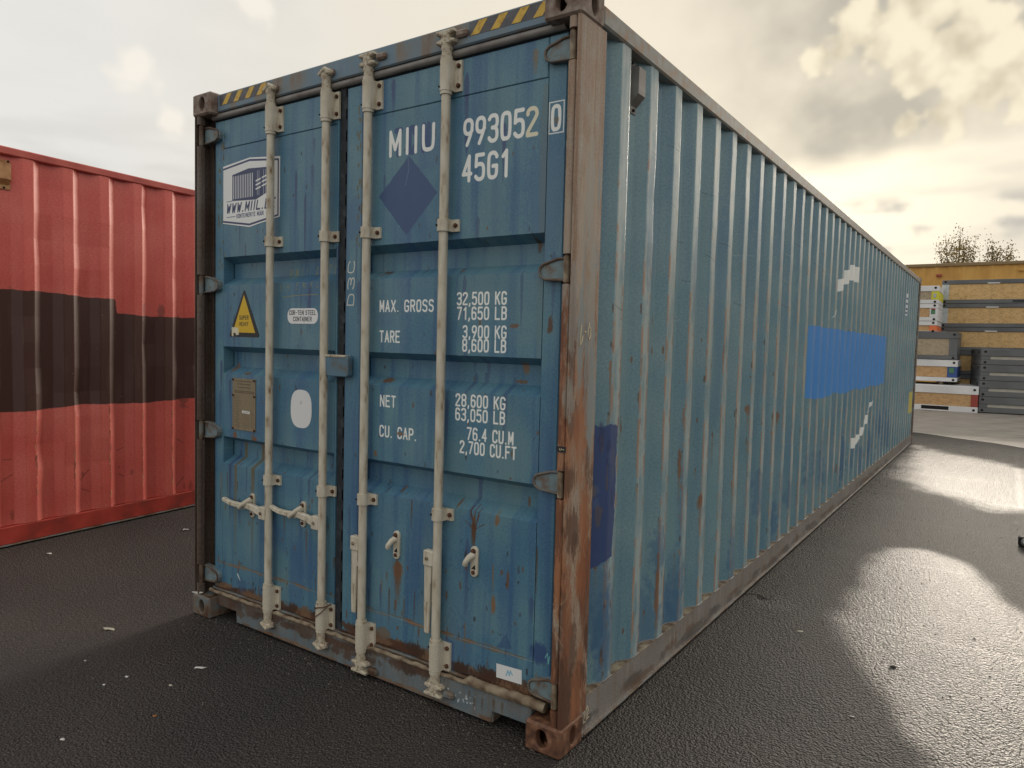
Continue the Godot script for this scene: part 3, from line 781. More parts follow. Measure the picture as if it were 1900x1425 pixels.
func paint_door(left: bool) -> StandardMaterial3D:
	var x0 := 0.09 if left else 1.13
	var p := Paint.new(N, 512, 1024, x0, 2.79, 1.26, 2.66)
	p.base(C(70, 114, 142), C(100, 138, 150), C(60, 98, 136), 71 if left else 75, 0.75, 10.0, 0.006)
	var big := Image.create_from_data(512, 1024, false, Image.FORMAT_RGB8, p.d)
	big.resize(1024, 2048, Image.INTERPOLATE_CUBIC)
	var o := Paint.new(N, 1024, 2048, x0, 2.79, 1.26, 2.66)
	o.d = big.get_data()
	p = o
	var rust := [C(112, 78, 56), C(92, 62, 44), C(134, 98, 70)]; var green := C(104, 112, 86); var navy := C(56, 80, 124); var white := C(240, 240, 236)
	var a := x0 + 0.05; var b := x0 + 1.2
	# chalky weathered zones and darker drips
	for k in 34:
		p.blob(rng.randf_range(a, b), rng.randf_range(0.2, 2.7), rng.randf_range(0.04, 0.16), rng.randf_range(0.08, 0.4), [C(112, 142, 152), C(62, 92, 138), C(104, 134, 138)][k % 3], 0.3, 0.9)
	for k in 26:
		p.drip(rng.randf_range(a, b), rng.randf_range(0.4, 2.6), rng.randf_range(0.006, 0.02), rng.randf_range(0.08, 0.35), [C(58, 80, 116), C(60, 74, 112)][k % 2], 0.5)
	# rust spots, thickest low down
	for k in 150:
		var y := 0.18 + pow(rng.randf(), 1.7) * 2.4
		var r := rng.randf_range(0.002, 0.008)
		p.blob(rng.randf_range(a, b), y, r, r * rng.randf_range(1.0, 4.0), [C(60, 58, 62), rust[0], C(72, 84, 96)][k % 3], 0.75, 0.9)
	for k in 16:
		var x := rng.randf_range(a, b)
		p.drip(x, rng.randf_range(0.24, 0.9), rng.randf_range(0.003, 0.009), rng.randf_range(0.05, 0.2), rust[k % 3], 0.65)
	# rust along the bottom edge and the lower seam
	for k in 60:
		p.blob(rng.randf_range(a, b), rng.randf_range(0.15, 0.2), rng.randf_range(0.03, 0.1), rng.randf_range(0.012, 0.04), [C(88, 58, 42), C(70, 48, 38), C(120, 92, 70)][k % 3], 0.85, 0.9)
	for k in 30:
		p.blob(rng.randf_range(a, b), 0.32 + rng.randf_range(-0.01, 0.008), rng.randf_range(0.02, 0.07), 0.006, rust[2], 0.45, 0.9)
	p.line([Vector2(a, 0.322), Vector2(b, 0.322)], 0.004, C(120, 112, 98), 0.45, 0.45)
	if left:
		for q in [[0.3, 1.07, 0.02, 0.75], [0.45, 1.07, 0.022, 0.7]]:
			p.drip(q[0], q[1], q[2], q[3], C(112, 106, 84), 0.75); p.drip(q[0], q[1], q[2] * 0.6, q[3] * 0.5, C(104, 84, 62), 0.6)
		p.drip(0.25, 0.95, 0.016, 0.42, C(58, 78, 110), 0.8)
		for q in [[0.79, 2.42, 0.012, 0.3], [0.86, 2.3, 0.012, 0.38], [0.9, 1.85, 0.014, 0.24], [0.17, 1.45, 0.014, 0.22]]:
			p.drip(q[0], q[1], q[2], q[3], C(60, 76, 112), 0.85)
		p.blob(0.23, 1.41, 0.02, 0.03, rust[2], 0.8, 0.9); p.blob(0.38, 1.385, 0.03, 0.008, rust[0], 0.8, 0.9)
		for q in [[0.29, 1.06], [0.47, 1.05]]:
			p.drip(q[0], q[1], 0.02, 0.06, C(130, 78, 48), 0.9)
		for k in 26:
			p.blob(0.14 + rng.randf() * 0.06, rng.randf_range(1.95, 2.7), 0.006, rng.randf_range(0.005, 0.03), C(98, 92, 66), 0.8, 0.9)
		# chalk scribble
		var chalk := C(150, 142, 84)
		write(p, "P M I I   A W 2 0", 0.66, 1.885, 0.36, 0.05, 0.004, chalk, 0.8, 0.2, 0.45, 0.05)
		write(p, "U H  E M A L", 0.67, 1.82, 0.3, 0.035, 0.004, chalk, 0.75, 0.2, 0.5, 0.05)
		p.line([Vector2(0.69, 1.79), Vector2(0.8, 1.797), Vector2(0.96, 1.8)], 0.004, chalk, 0.8, 0.3)
		p.line([Vector2(0.322, 0.275), Vector2(0.345, 0.245)], 0.008, C(226, 232, 226), 0.95)
		p.blob(0.36, 0.22, 0.05, 0.05, navy, 0.4, 0.9)
	else:
		# old code painted over in navy under the new one
		write(p, "T C N", 1.47, 2.408, 0.19, 0.105, 0.026, navy, 0.85)
		write(p, "MIIU", 1.436, 2.408, 0.252, 0.103, 0.0175, white)
		p.poly(PackedVector2Array([Vector2(1.549, 2.395), Vector2(1.368, 2.232), Vector2(1.541, 2.05), Vector2(1.716, 2.22)]), navy, 0.9, 4.0)
		p.line([Vector2(1.545, 2.385), Vector2(1.548, 2.33), Vector2(1.53, 2.27)], 0.005, C(104, 118, 150), 0.8, 0.2)
		for q in [[1.865, 2.69, 0.018, 0.3], [1.87, 2.44, 0.016, 0.09], [2.06, 2.46, 0.016, 0.24], [1.45, 2.74, 0.02, 0.16]]:
			p.drip(q[0], q[1], q[2], q[3], C(60, 76, 118), 0.8)
		write(p, "99305", 1.858, 2.398, 0.292, 0.1, 0.0165, white)
		write(p, "2", 2.171, 2.396, 0.042, 0.1, 0.0165, C(228, 220, 194))
		write(p, "0", 2.285, 2.4, 0.032, 0.086, 0.015, white)
		p.blob(2.302, 2.435, 0.012, 0.016, C(110, 100, 90), 0.8, 0.9)
		p.line([Vector2(2.271, 2.386), Vector2(2.335, 2.386), Vector2(2.335, 2.503), Vector2(2.271, 2.503), Vector2(2.271, 2.386)], 0.0045, white, 1.0)
		write(p, "45G1", 1.855, 2.252, 0.226, 0.098, 0.0165, white)
		for t in [["MAX. GROSS", 1.386, 1.715, 0.318], ["TARE", 1.388, 1.577, 0.12], ["NET", 1.397, 1.283, 0.092], ["CU. CAP.", 1.396, 1.144, 0.222], ["32,500 KG", 1.838, 1.742, 0.25], ["71,650 LB", 1.84, 1.681, 0.25], ["3,900 KG", 1.872, 1.604, 0.219], ["8,600 LB", 1.872, 1.548, 0.219], ["28,600 KG", 1.842, 1.316, 0.252], ["63,050 LB", 1.842, 1.256, 0.252], ["76.4 CU.M", 1.906, 1.178, 0.232], ["2,700 CU.FT", 1.87, 1.119, 0.284]]:
			write(p, t[0], t[1], t[2], t[3], 0.0475, 0.008, white)
		# hand lettering in chalk, turned on its side
		var up := 1.745
		for ch in ["D", "3", "C"]:
			for g in strokes(ch):
				var q5 := []
				for v in g:
					q5.append(Vector2(1.216 - v.y * 0.0052 + (v.x - 2.0) * 0.002, up + v.x * 0.0125))
				p.line(q5, 0.006, C(214, 210, 198), 0.9, 0.15)
			up += 0.076
		# big rust scabs
		for q in [[1.41, 1.4, 0.04, 0.014], [1.39, 1.895, 0.025, 0.008], [1.83, 1.888, 0.008, 0.012], [2.13, 1.655, 0.03, 0.01], [2.13, 1.43, 0.035, 0.009], [2.15, 1.49, 0.02, 0.03], [1.52, 1.165, 0.03, 0.008], [2.2, 1.98, 0.012, 0.04], [2.3, 1.66, 0.014, 0.04], [1.37, 1.06, 0.012, 0.02], [1.95, 0.82, 0.012, 0.05], [2.07, 0.86, 0.012, 0.035], [2.06, 0.5, 0.012, 0.05], [2.13, 0.62, 0.008, 0.05], [1.52, 0.54, 0.035, 0.05], [1.24, 0.55, 0.02, 0.1], [1.26, 0.38, 0.02, 0.12], [1.8, 0.26, 0.012, 0.014]]:
			p.blob(q[0], q[1], q[2], q[3], rust[int(q[0] * 100) % 3], 0.85, 0.8)
		p.drip(1.52, 0.58, 0.035, 0.2, rust[0], 0.8)
		p.drip(1.51, 0.4, 0.012, 0.07, rust[0], 0.8)
		for k in 12:
			var th := k * 0.52
			p.line([Vector2(1.956, 0.8), Vector2(1.956 + sin(th) * 0.05 * (0.5 + 0.5 * (k % 2)), 0.83 + absf(cos(th)) * 0.07)], 0.004, rust[1], 0.8, 0.3)
		p.drip(1.95, 0.83, 0.02, 0.12, rust[1], 0.9)
		for q in [[1.44, 0.225, 0.05, 0.035], [2.29, 0.36, 0.05, 0.05]]:
			p.blob(q[0], q[1], q[2], q[3], navy if q[0] > 2.0 else C(116, 100, 84), 0.85, 0.4)
		p.poly(PackedVector2Array([Vector2(1.81, 0.31), Vector2(1.86, 0.29), Vector2(1.86, 0.16), Vector2(1.81, 0.18)]), navy, 0.45, 6.0)
		p.poly(PackedVector2Array([Vector2(2.08, 0.33), Vector2(2.13, 0.4), Vector2(2.16, 0.34)]), navy, 0.5, 6.0)
		p.line([Vector2(2.32, 0.35), Vector2(2.33, 0.37), Vector2(2.335, 0.33), Vector2(2.34, 0.36)], 0.004, C(130, 210, 200), 0.8)
		for k in 20:
			p.blob(1.245 + rng.randf_range(-0.02, 0.02), rng.randf_range(1.9, 2.7), 0.006, rng.randf_range(0.005, 0.03), C(104, 92, 66), 0.8, 0.9)
		p.drip(2.25, 2.58, 0.03, 1.2, C(112, 116, 110), 0.4)
		p.drip(2.2, 2.72, 0.02, 0.1, C(128, 104, 80), 0.7)
	var m := smat(p.tex(), 0.45)
	m.set_meta("x0", x0)
	return m

func bolts(parent, pts, r := 0.009, mat = null):
	for q in pts:
		var st := mk()
		tube(st, [q - Vector3(0, 0, 0.004), q + Vector3(0, 0, 0.005), q + Vector3(0, 0, 0.008)], [r, r, r * 0.6], 10)
		part("bolt", st, M.bolt if mat == null else mat, parent)

func sticker(called, outline, z, mat, parent, label, thick := 0.0015):
	var st := mk()
	var lo := Vector2(1e9, 1e9); var hi := -lo
	for q in outline:
		lo = lo.min(q); hi = hi.max(q)
	uvf = func(p: Vector3): return Vector2((p.x - lo.x) / (hi.x - lo.x), (hi.y - p.y) / (hi.y - lo.y))
	prism(st, outline, Transform3D.IDENTITY, z + 0.0005, z + thick)
	uvf = null
	return part(called, st, mat, parent, label)

func make_blue():
	var box := thing("shipping_container", "long blue steel shipping container with white code lettering and cream lock rods", "container", Vector3(W / 2, 0, -L / 2))
	box.set_meta("shift", -box.position)
	var st: SurfaceTool
	# corner castings
	for ix in 2:
		for iy in 2:
			for iz in 2:
				st = mk()
				var size := Vector3(0.162, 0.118, 0.178)
				var c := Vector3(0.081 if ix == 0 else W - 0.081, 0.059 if iy == 0 else H - 0.059, -0.089 if iz == 0 else -L + 0.089)
				casting(st, c, size, {("x+" if ix == 1 else "x-"): [0.0, -0.012 if iz == 0 else 0.012, 0.037, 0.026], ("z+" if iz == 0 else "z-"): [-0.006 if ix == 1 else 0.006, 0.0, 0.026, 0.037], ("y+" if iy == 1 else "y-"): [0.0, 0.0, 0.055, 0.03]})
				part("corner_casting", st, (M.casting if ix == 1 else M.dirty_steel) if iy == 0 and iz == 0 else M.casting_grey, box)
	# corner posts: rounded outer corner, lip cut away at the hinges
	var gaps := [[0.18, 0.29], [1.0, 1.11], [1.81, 1.92], [2.62, 2.735]]
	for ix in 2:
		var mir := Transform3D(Basis(Vector3(1, 0, 0), Vector3(0, 0, -1), Vector3(0, 1, 0)), Vector3.ZERO)   # outline x, y -> x, -z ; depth -> y
		var fx := func(v): return v if ix == 1 else W - v
		var out := PackedVector2Array()
		for k in 7:
			var th := PI * 0.5 * k / 6.0
			out.append(Vector2(fx.call(W - 0.004 - 0.014 + 0.014 * sin(th)), 0.006 + 0.014 - 0.014 * cos(th)))
		for q in [[W - 0.004, 0.205], [W - 0.012, 0.21], [W - 0.05, 0.21], [W - 0.05, 0.1], [W - 0.0181, 0.095]]:
			out.append(Vector2(fx.call(q[0]), q[1]))
		uvf = func(p: Vector3): return Vector2(((fx.call(p.x) - W) - p.z) / 0.6 + 0.3, (H - p.y) / H)
		st = mk()
		prism(st, out, mir, 0.118, H - 0.118)
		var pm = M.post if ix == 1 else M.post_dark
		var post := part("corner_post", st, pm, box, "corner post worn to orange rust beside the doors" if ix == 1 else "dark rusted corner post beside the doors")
		var ys := [0.118]
		for g in gaps:
			ys.append(g[0]); ys.append(g[1])
		ys.append(H - 0.118)
		for k in range(0, ys.size(), 2):
			st = mk()
			var lip = rrect(fx.call(W - 0.0405), 0.028, 0.036, 0.042, 0.014)
			prism(st, lip, mir, ys[k] + 0.001, ys[k + 1] - 0.001)
			part("post_lip", st, pm, post)
		uvf = null
		for g in gaps:
			st = mk()
			var hx: float = fx.call(W - 0.046)
			tube(st, [Vector3(hx, g[0] - 0.006, -0.026), Vector3(hx, g[1] + 0.006, -0.026)], 0.0085, 14)
			part("hinge_pin", st, M.casting if ix == 1 else M.dirty_steel, post)
		st = mk()
		bbox(st, Vector3(fx.call(W - 0.063), H / 2, -0.16), Vector3(0.085, H - 0.24, 0.09), 0.004)
		part("post_back", st, M.hole, post)
		st = mk()   # rear post
		bbox(st, Vector3(fx.call(W - 0.044), H / 2, -L + 0.08), Vector3(0.08, H - 0.236, 0.15), 0.01)
		part("corner_post", st, M.dirty_steel, box)
	# header over the doors
	st = mk()
	bbox(st, Vector3(W / 2, 2.839, -0.1), Vector3(W - 0.326, 0.094, 0.11), 0.006)
	var header := part("door_header", st, M.header, box)
	st = mk()
	tube(st, [Vector3(0.1, 2.776, -0.066), Vector3(W - 0.1, 2.776, -0.066)], 0.016, 12)
	part("drip_bead", st, M.rail, header)
	for side in 2:
		var n := 4
		for k in n:
			var bx: float = (0.21 + k * 0.098) if side == 0 else (1.9 + k * 0.1)
			st = mk()
			var y0 := 2.824; var y1 := 2.876
			prism(st, PackedVector2Array([Vector2(bx, y0), Vector2(bx + 0.042, y0), Vector2(bx + 0.084, y1), Vector2(bx + 0.042, y1)]), Transform3D.IDENTITY, -0.045, -0.0435)
			part("hazard_stripe", st, M.yellow, header)
		st = mk()
		var b0 := 0.185 if side == 0 else 1.89
		prism(st, PackedVector2Array([Vector2(b0, 2.822), Vector2(b0 + 0.43, 2.822), Vector2(b0 + 0.43, 2.878), Vector2(b0, 2.878)]), Transform3D.IDENTITY, -0.0449, -0.0444)
		part("hazard_tape", st, M.black_tape, header)
	# sill
	var sp := Paint.new(N, 1024, 96, 0.16, 0.15, 2.12, 0.14)
	sp.base(C(96, 112, 122), C(118, 120, 118), C(104, 96, 88), 121, 0.6, 14.0, 0.012)
	for k in 60:
		sp.blob(0.2 + pow(rng.randf(), 1.8) * 1.6, rng.randf_range(0.07, 0.15), rng.randf_range(0.03, 0.12), rng.randf_range(0.015, 0.04), [C(72, 56, 48), C(92, 78, 68), C(84, 62, 50)][k % 3], 0.8, 0.9)
	for k in 40:
		sp.blob(rng.randf_range(0.3, 2.3), rng.randf_range(0.012, 0.03), rng.randf_range(0.02, 0.1), 0.012, [C(126, 96, 72), C(104, 80, 64)][k % 2], 0.7, 0.9)
	for k in 24:
		sp.blob(1.75 + rng.randf() * 0.25, rng.randf_range(0.05, 0.11), rng.randf_range(0.002, 0.006), rng.randf_range(0.002, 0.007), C(204, 208, 210), 0.9, 0.6)
	for k in 30:
		sp.drip(rng.randf_range(0.3, 2.2), rng.randf_range(0.1, 0.14), rng.randf_range(0.004, 0.012), rng.randf_range(0.03, 0.08), C(92, 74, 60), 0.7)
	var sm := smat(sp.tex(), 0.6)
	uvf = func(p: Vector3): return Vector2((p.x - 0.16) / 2.12, (0.15 - p.y) / 0.14)
	st = mk()
	prism(st, PackedVector2Array([Vector2(0.164, 0.074), Vector2(0.34, 0.074), Vector2(0.345, 0.014), Vector2(2.078, 0.014), Vector2(2.083, 0.064), Vector2(2.274, 0.066), Vector2(2.274, 0.142), Vector2(0.164, 0.142)]), Transform3D.IDENTITY, -0.16, -0.047, 0.004)
	uvf = null
	var sill := part("door_sill", st, sm, box)
	for q in [[0.3425, 0.016, 0.072], [2.0805, 0.016, 0.062]]:
		st = mk()
		bbox(st, Vector3(q[0], (q[1] + q[2]) / 2, -0.12), Vector3(0.008, q[2] - q[1], 0.13), 0.002)
		part("pocket_plate", st, M.dirty_steel, sill)
	st = mk()
	var pts := []; var rr := []
	for k in 61:
		var x := 0.1 + k * (W - 0.2) / 60.0
		var w1: float = N[(k * 37) & 511] / 255.0 - 0.5
		pts.append(Vector3(x, 0.146 + w1 * 0.016 + (0.014 if x > 1.95 else 0.0), -0.05 + w1 * 0.01))
		rr.append(0.0105 + (0.011 if x > 1.95 else 0.0) + w1 * 0.004)
	tube(st, pts, rr, 10)
	part("sill_lip", st, M.tan, sill, "bent dusty lip along the door sill")
	st = mk()
	bbox(st, Vector3(W / 2, 0.158, -0.105), Vector3(W - 0.2, 0.012, 0.09), 0.003)
	part("threshold", st, M.dirty_steel, sill)
	# doors
	for side in 2:
		var left := side == 0
		var dm := paint_door(left)
		var x0: float = dm.get_meta("x0")
		var duv := func(p: Vector3): return Vector2((p.x - x0) / 1.26, (2.79 - p.y) / 2.66)
		uvf = duv
		var xa := 0.112 if left else 1.157; var xb := 1.1 if left else 2.346
		var pa := 0.187 if left else 1.262; var pb := 1.09 if left else 2.262
		st = mk()
		var prof := [[0.322, 0.0]]
		for t in [1.03, 1.528, 2.015]:
			prof.append([t - 0.152, 0.0]); prof.append([t - 0.112, -0.068]); prof.append([t - 0.03, -0.068]); prof.append([t, 0.0])
		prof.append([2.598, 0.0])
		for k in prof.size() - 1:
			var A = prof[k]; var B = prof[k + 1]
			for c in 6:
				var xl := lerpf(pa, pb, c / 6.0); var xr := lerpf(pa, pb, (c + 1) / 6.0)
				quad(st, Vector3(xl, A[0], DZ + A[1]), Vector3(xr, A[0], DZ + A[1]), Vector3(xr, B[0], DZ + B[1]), Vector3(xl, B[0], DZ + B[1]), Vector3(0, 0, 1))
		var door := part("door", st, dm, box, "blue container door carrying logo and warning stickers" if left else "blue container door carrying the white code and weight lettering")
		for q in [[xa, pa - 0.001], [pb + 0.001, xb]]:
			st = mk()
			bbox(st, Vector3((q[0] + q[1]) / 2, 1.459, DZ - 0.033), Vector3(q[1] - q[0], 2.586, 0.07), 0.004)
			part("door_stile", st, dm, door)
		for q in [[0.166, 0.320], [2.600, 2.752]]:
			st = mk()
			bbox(st, Vector3((pa + pb) / 2, (q[0] + q[1]) / 2, DZ - 0.034), Vector3(pb - pa - 0.002, q[1] - q[0], 0.07), 0.004)
			part("door_rail", st, dm, door)
		uvf = null
		# rubber seal round the leaf
		for q in [[xa - 0.02, xa - 0.001, 0.15, 2.77], [xb + 0.001, (1.156 if left else xb + 0.034), 0.15, 2.77], [xa, xb, 0.1485, 0.1645], [xa, xb, 2.7535, 2.772]]:
			st = mk()
			bbox(st, Vector3((q[0] + q[1]) / 2, (q[2] + q[3]) / 2, DZ - 0.024), Vector3(q[1] - q[0], q[3] - q[2], 0.04), 0.006)
			part("door_seal", st, M.rubber, door)
		# hinges
		for g in gaps:
			var hy: float = (g[0] + g[1]) / 2
			var sx := -1.0 if left else 1.0
			var px: float = W - 0.046 if not left else 0.046
			var tip := px - sx * 0.138
			st = mk()
			var ol := PackedVector2Array([Vector2(px, hy + 0.048), Vector2(px - sx * 0.05, hy + 0.045), Vector2(tip + sx * 0.02, hy + 0.026), Vector2(tip + sx * 0.004, hy + 0.014), Vector2(tip, hy - 0.004), Vector2(tip + sx * 0.006, hy - 0.024), Vector2(tip + sx * 0.03, hy - 0.036), Vector2(px, hy - 0.044)])
			prism(st, ol, Transform3D.IDENTITY, DZ - 0.004, -0.044, 0.004)
			part("hinge", st, M.hinge, door)
			st = mk()
			for k in range(0, 7):
				var u: Vector2 = ol[k]; var v: Vector2 = ol[k + 1]
				var cc := Vector2(px - sx * 0.05, hy)
				u = u.lerp(cc, 0.08); v = v.lerp(cc, 0.08)
				tube(st, [Vector3(u.x, u.y, -0.042), Vector3(v.x, v.y, -0.042)], 0.0055, 8)
			part("hinge_rim", st, M.dirty_steel, door)
			st = mk()
			tube(st, [Vector3(px, g[0] + 0.006, -0.026), Vector3(px, g[1] - 0.006, -0.026)], 0.0125, 14)
			part("hinge_barrel", st, M.tan if not left else M.dirty_steel, door)
		decorate_door(door, left)
	make_rods(box)
	# long walls, rails, roof, far end
	st = mk()
	corrugated(st, 0.205, L - 0.155, FLAT0, PITCH, 0.166, 2.8, 0.045, func(s, d, y): return Vector3(W - 0.012 + d, y, -s), side_uv, 0.0026)
	var wall := part("side_wall", st, paint_side(), box, "corrugated blue side wall with a bright blue repainted rectangle and torn white tape")
	st = mk()
	var bp := Paint.new(N, 2048, 64, 0.0, 0.17, L, 0.17, CURVE)
	bp.base(C(140, 134, 128), C(124, 117, 110), C(112, 100, 90), 131, 0.5, 16.0, 0.01)
	for k in 90:
		bp.blob(pow(rng.randf(), 1.4) * 9.0, rng.randf_range(0.02, 0.08), rng.randf_range(0.04, 0.2), rng.randf_range(0.012, 0.035), [C(84, 80, 78), C(96, 88, 82), C(104, 84, 70)][k % 3], 0.65, 0.9)
	for k in 60:
		bp.drip(pow(rng.randf(), 1.4) * 9.0, rng.randf_range(0.12, 0.165), rng.randf_range(0.004, 0.012), rng.randf_range(0.03, 0.1), [C(122, 92, 72), C(160, 148, 132)][k % 2], 0.6)
	var bm := smat(bp.tex(), 0.5)
	uvf = func(p: Vector3): return Vector2((1.0 - exp(p.z / CURVE)) / (1.0 - exp(-L / CURVE)), (0.17 - p.y) / 0.17)
	for seg in 24:
		prism(st, PackedVector2Array([Vector2(W - 0.012, 0.026), Vector2(W - 0.003, 0.026), Vector2(W - 0.003, 0.014), Vector2(W - 0.07, 0.014), Vector2(W - 0.07, 0.166), Vector2(W - 0.012, 0.166)]), Transform3D.IDENTITY, lerpf(-0.18, -L + 0.18, seg / 24.0), lerpf(-0.18, -L + 0.18, (seg + 1) / 24.0))
	uvf = null
	part("bottom_rail", st, bm, box)
	st = mk()
	var ed := []
	for k in 240:
		var e1: float = N[(k * 23) & 511] / 255.0 - 0.5
		ed.append(Vector3(W - 0.004 + e1 * 0.008, 0.019 + e1 * 0.012, -0.19 - k * 0.0494))
	tube(st, ed, 0.0065, 6)
	part("rail_edge", st, M.dirty_steel, box, "bent rusty lower edge of the bottom rail")
	st = mk()
	bbox(st, Vector3(W - 0.037, 0.1672, -L / 2), Vector3(0.05, 0.002, L - 0.42), 0.0005)
	part("rail_ledge", st, M.tan, box, "dusty ledge along the foot of the side wall")
	st = mk()
	var zz := []
	var s := 0.21
	while s < L - 0.2:
		var ph := fposmod(s - FLAT0 + PITCH * 0.5, PITCH) - PITCH * 0.5
		var dd := -0.045 * clampf((absf(ph) - 0.0395) / 0.066, 0.0, 1.0)
		zz.append(Vector3(W - 0.0115 + dd, 0.17, -s)); s += 0.0233
	tube(st, zz, 0.0035, 6)
	part("weld_bead", st, M.rail, wall)
	for ix in 2:
		st = mk()
		bbox(st, Vector3(W - 0.037 if ix == 1 else 0.037, 2.836, -L / 2), Vector3(0.068, 0.078, L - 0.36), 0.008)
		part("top_rail", st, M.toprail, box)
	st = mk()
	var cr2 := mk()
	corrugated(cr2, 0.205, L - 0.155, FLAT0, PITCH, 0.166, 2.812, 0.036, func(s2, d, y): return Vector3(0.012 - d, y, -s2), side_uv, 0.004)
	part("side_wall", cr2, M.plain_blue, box)
	bbox(st, Vector3(0.04, 0.09, -L / 2), Vector3(0.06, 0.152, L - 0.36), 0.004)
	part("bottom_rail", st, M.rail, box)
	st = mk()
	bbox(st, Vector3(W / 2, 2.855, -L / 2), Vector3(W - 0.14, 0.02, L - 0.36), 0.004)
	part("roof", st, M.toprail, box)
	st = mk()
	bbox(st, Vector3(W / 2, 0.1, -L / 2), Vector3(W - 0.16, 0.11, L - 0.4), 0.004)
	part("floor_frame", st, M.dirty_steel, box)
	st = mk()
	bbox(st, Vector3(W / 2, 1.45, -L + 0.06), Vector3(W - 0.16, 2.66, 0.04), 0.004)
	part("end_wall", st, M.plain_blue, box)
	# ventilator on the wall
	st = mk()
	var vz := -0.552
	prism(st, rrect(vz, 2.68, 0.082, 0.21, 0.006), Transform3D(Basis(Vector3(0, 0, 1), Vector3(0, 1, 0), Vector3(-1, 0, 0)), Vector3.ZERO), -(W - 0.06), -(W - 0.052))
	var vent := part("ventilator", st, M.rail, box)
	st = mk()
	var vb := Transform3D(Basis(Vector3(1, 0, 0), Vector3(0, 1, 0), Vector3(0, 0, 1)), Vector3.ZERO)
	prism(st, PackedVector2Array([Vector2(W - 0.052, 2.765), Vector2(W - 0.012, 2.755), Vector2(W - 0.012, 2.645), Vector2(W - 0.052, 2.605)]), vb, vz + 0.033, vz - 0.033)
	part("vent_hood", st, M.rail, vent)
	for q in [Vector3(W - 0.052, 2.778, vz - 0.026), Vector3(W - 0.052, 2.778, vz + 0.026), Vector3(W - 0.052, 2.588, vz)]:
		st = mk()
		tube(st, [q, q + Vector3(0.007, 0, 0)], 0.007, 8)
		part("screw", st, M.hole, vent)
	# dark tape label on the post lip
	st = mk()
	prism(st, rrect(W - 0.036, 1.193, 0.04, 0.022, 0.002), Transform3D.IDENTITY, -0.007, -0.0045)
	part("tape_label", st, M.rubber, box)
	st = mk()
	tube(st, [Vector3(W - 0.042, 1.197, -0.004), Vector3(W - 0.04, 1.189, -0.004), Vector3(W - 0.035, 1.19, -0.004), Vector3(W - 0.033, 1.197, -0.004)], 0.0016, 5)
	tube(st, [Vector3(W - 0.029, 1.193, -0.004), Vector3(W - 0.022, 1.193, -0.004)], 0.0016, 5)
	part("tape_writing", st, M.chalk, box)
	# chalk marks on the post and the rail
	st = mk()
	var xs := W - 0.0035
	for line in [[[0.075, 1.66], [0.068, 1.62], [0.066, 1.58], [0.08, 1.595], [0.086, 1.62]], [[0.1, 1.632], [0.108, 1.636]], [[0.135, 1.67], [0.125, 1.63], [0.135, 1.605], [0.147, 1.62], [0.145, 1.65], [0.132, 1.65]]]:
		var q3 := []
		for v in line:
			q3.append(Vector3(xs, v[1], -v[0]))
		tube(st, q3, 0.0032, 5)
	part("chalk_mark", st, M.chalk, box)
	st = mk()
	for line in [[[0.2, 0.1], [0.208, 0.112], [0.215, 0.1], [0.2, 0.06], [0.218, 0.062]], [[0.225, 0.108], [0.236, 0.118], [0.243, 0.104], [0.226, 0.064], [0.248, 0.07]], [[0.2, 0.125], [0.206, 0.16]]]:
		var q4 := []
		for v in line:
			q4.append(Vector3(W - 0.0115, v[1], -v[0]))
		tube(st, q4, 0.002, 5)
	part("chalk_mark", st, M.chalk, box)
	return box

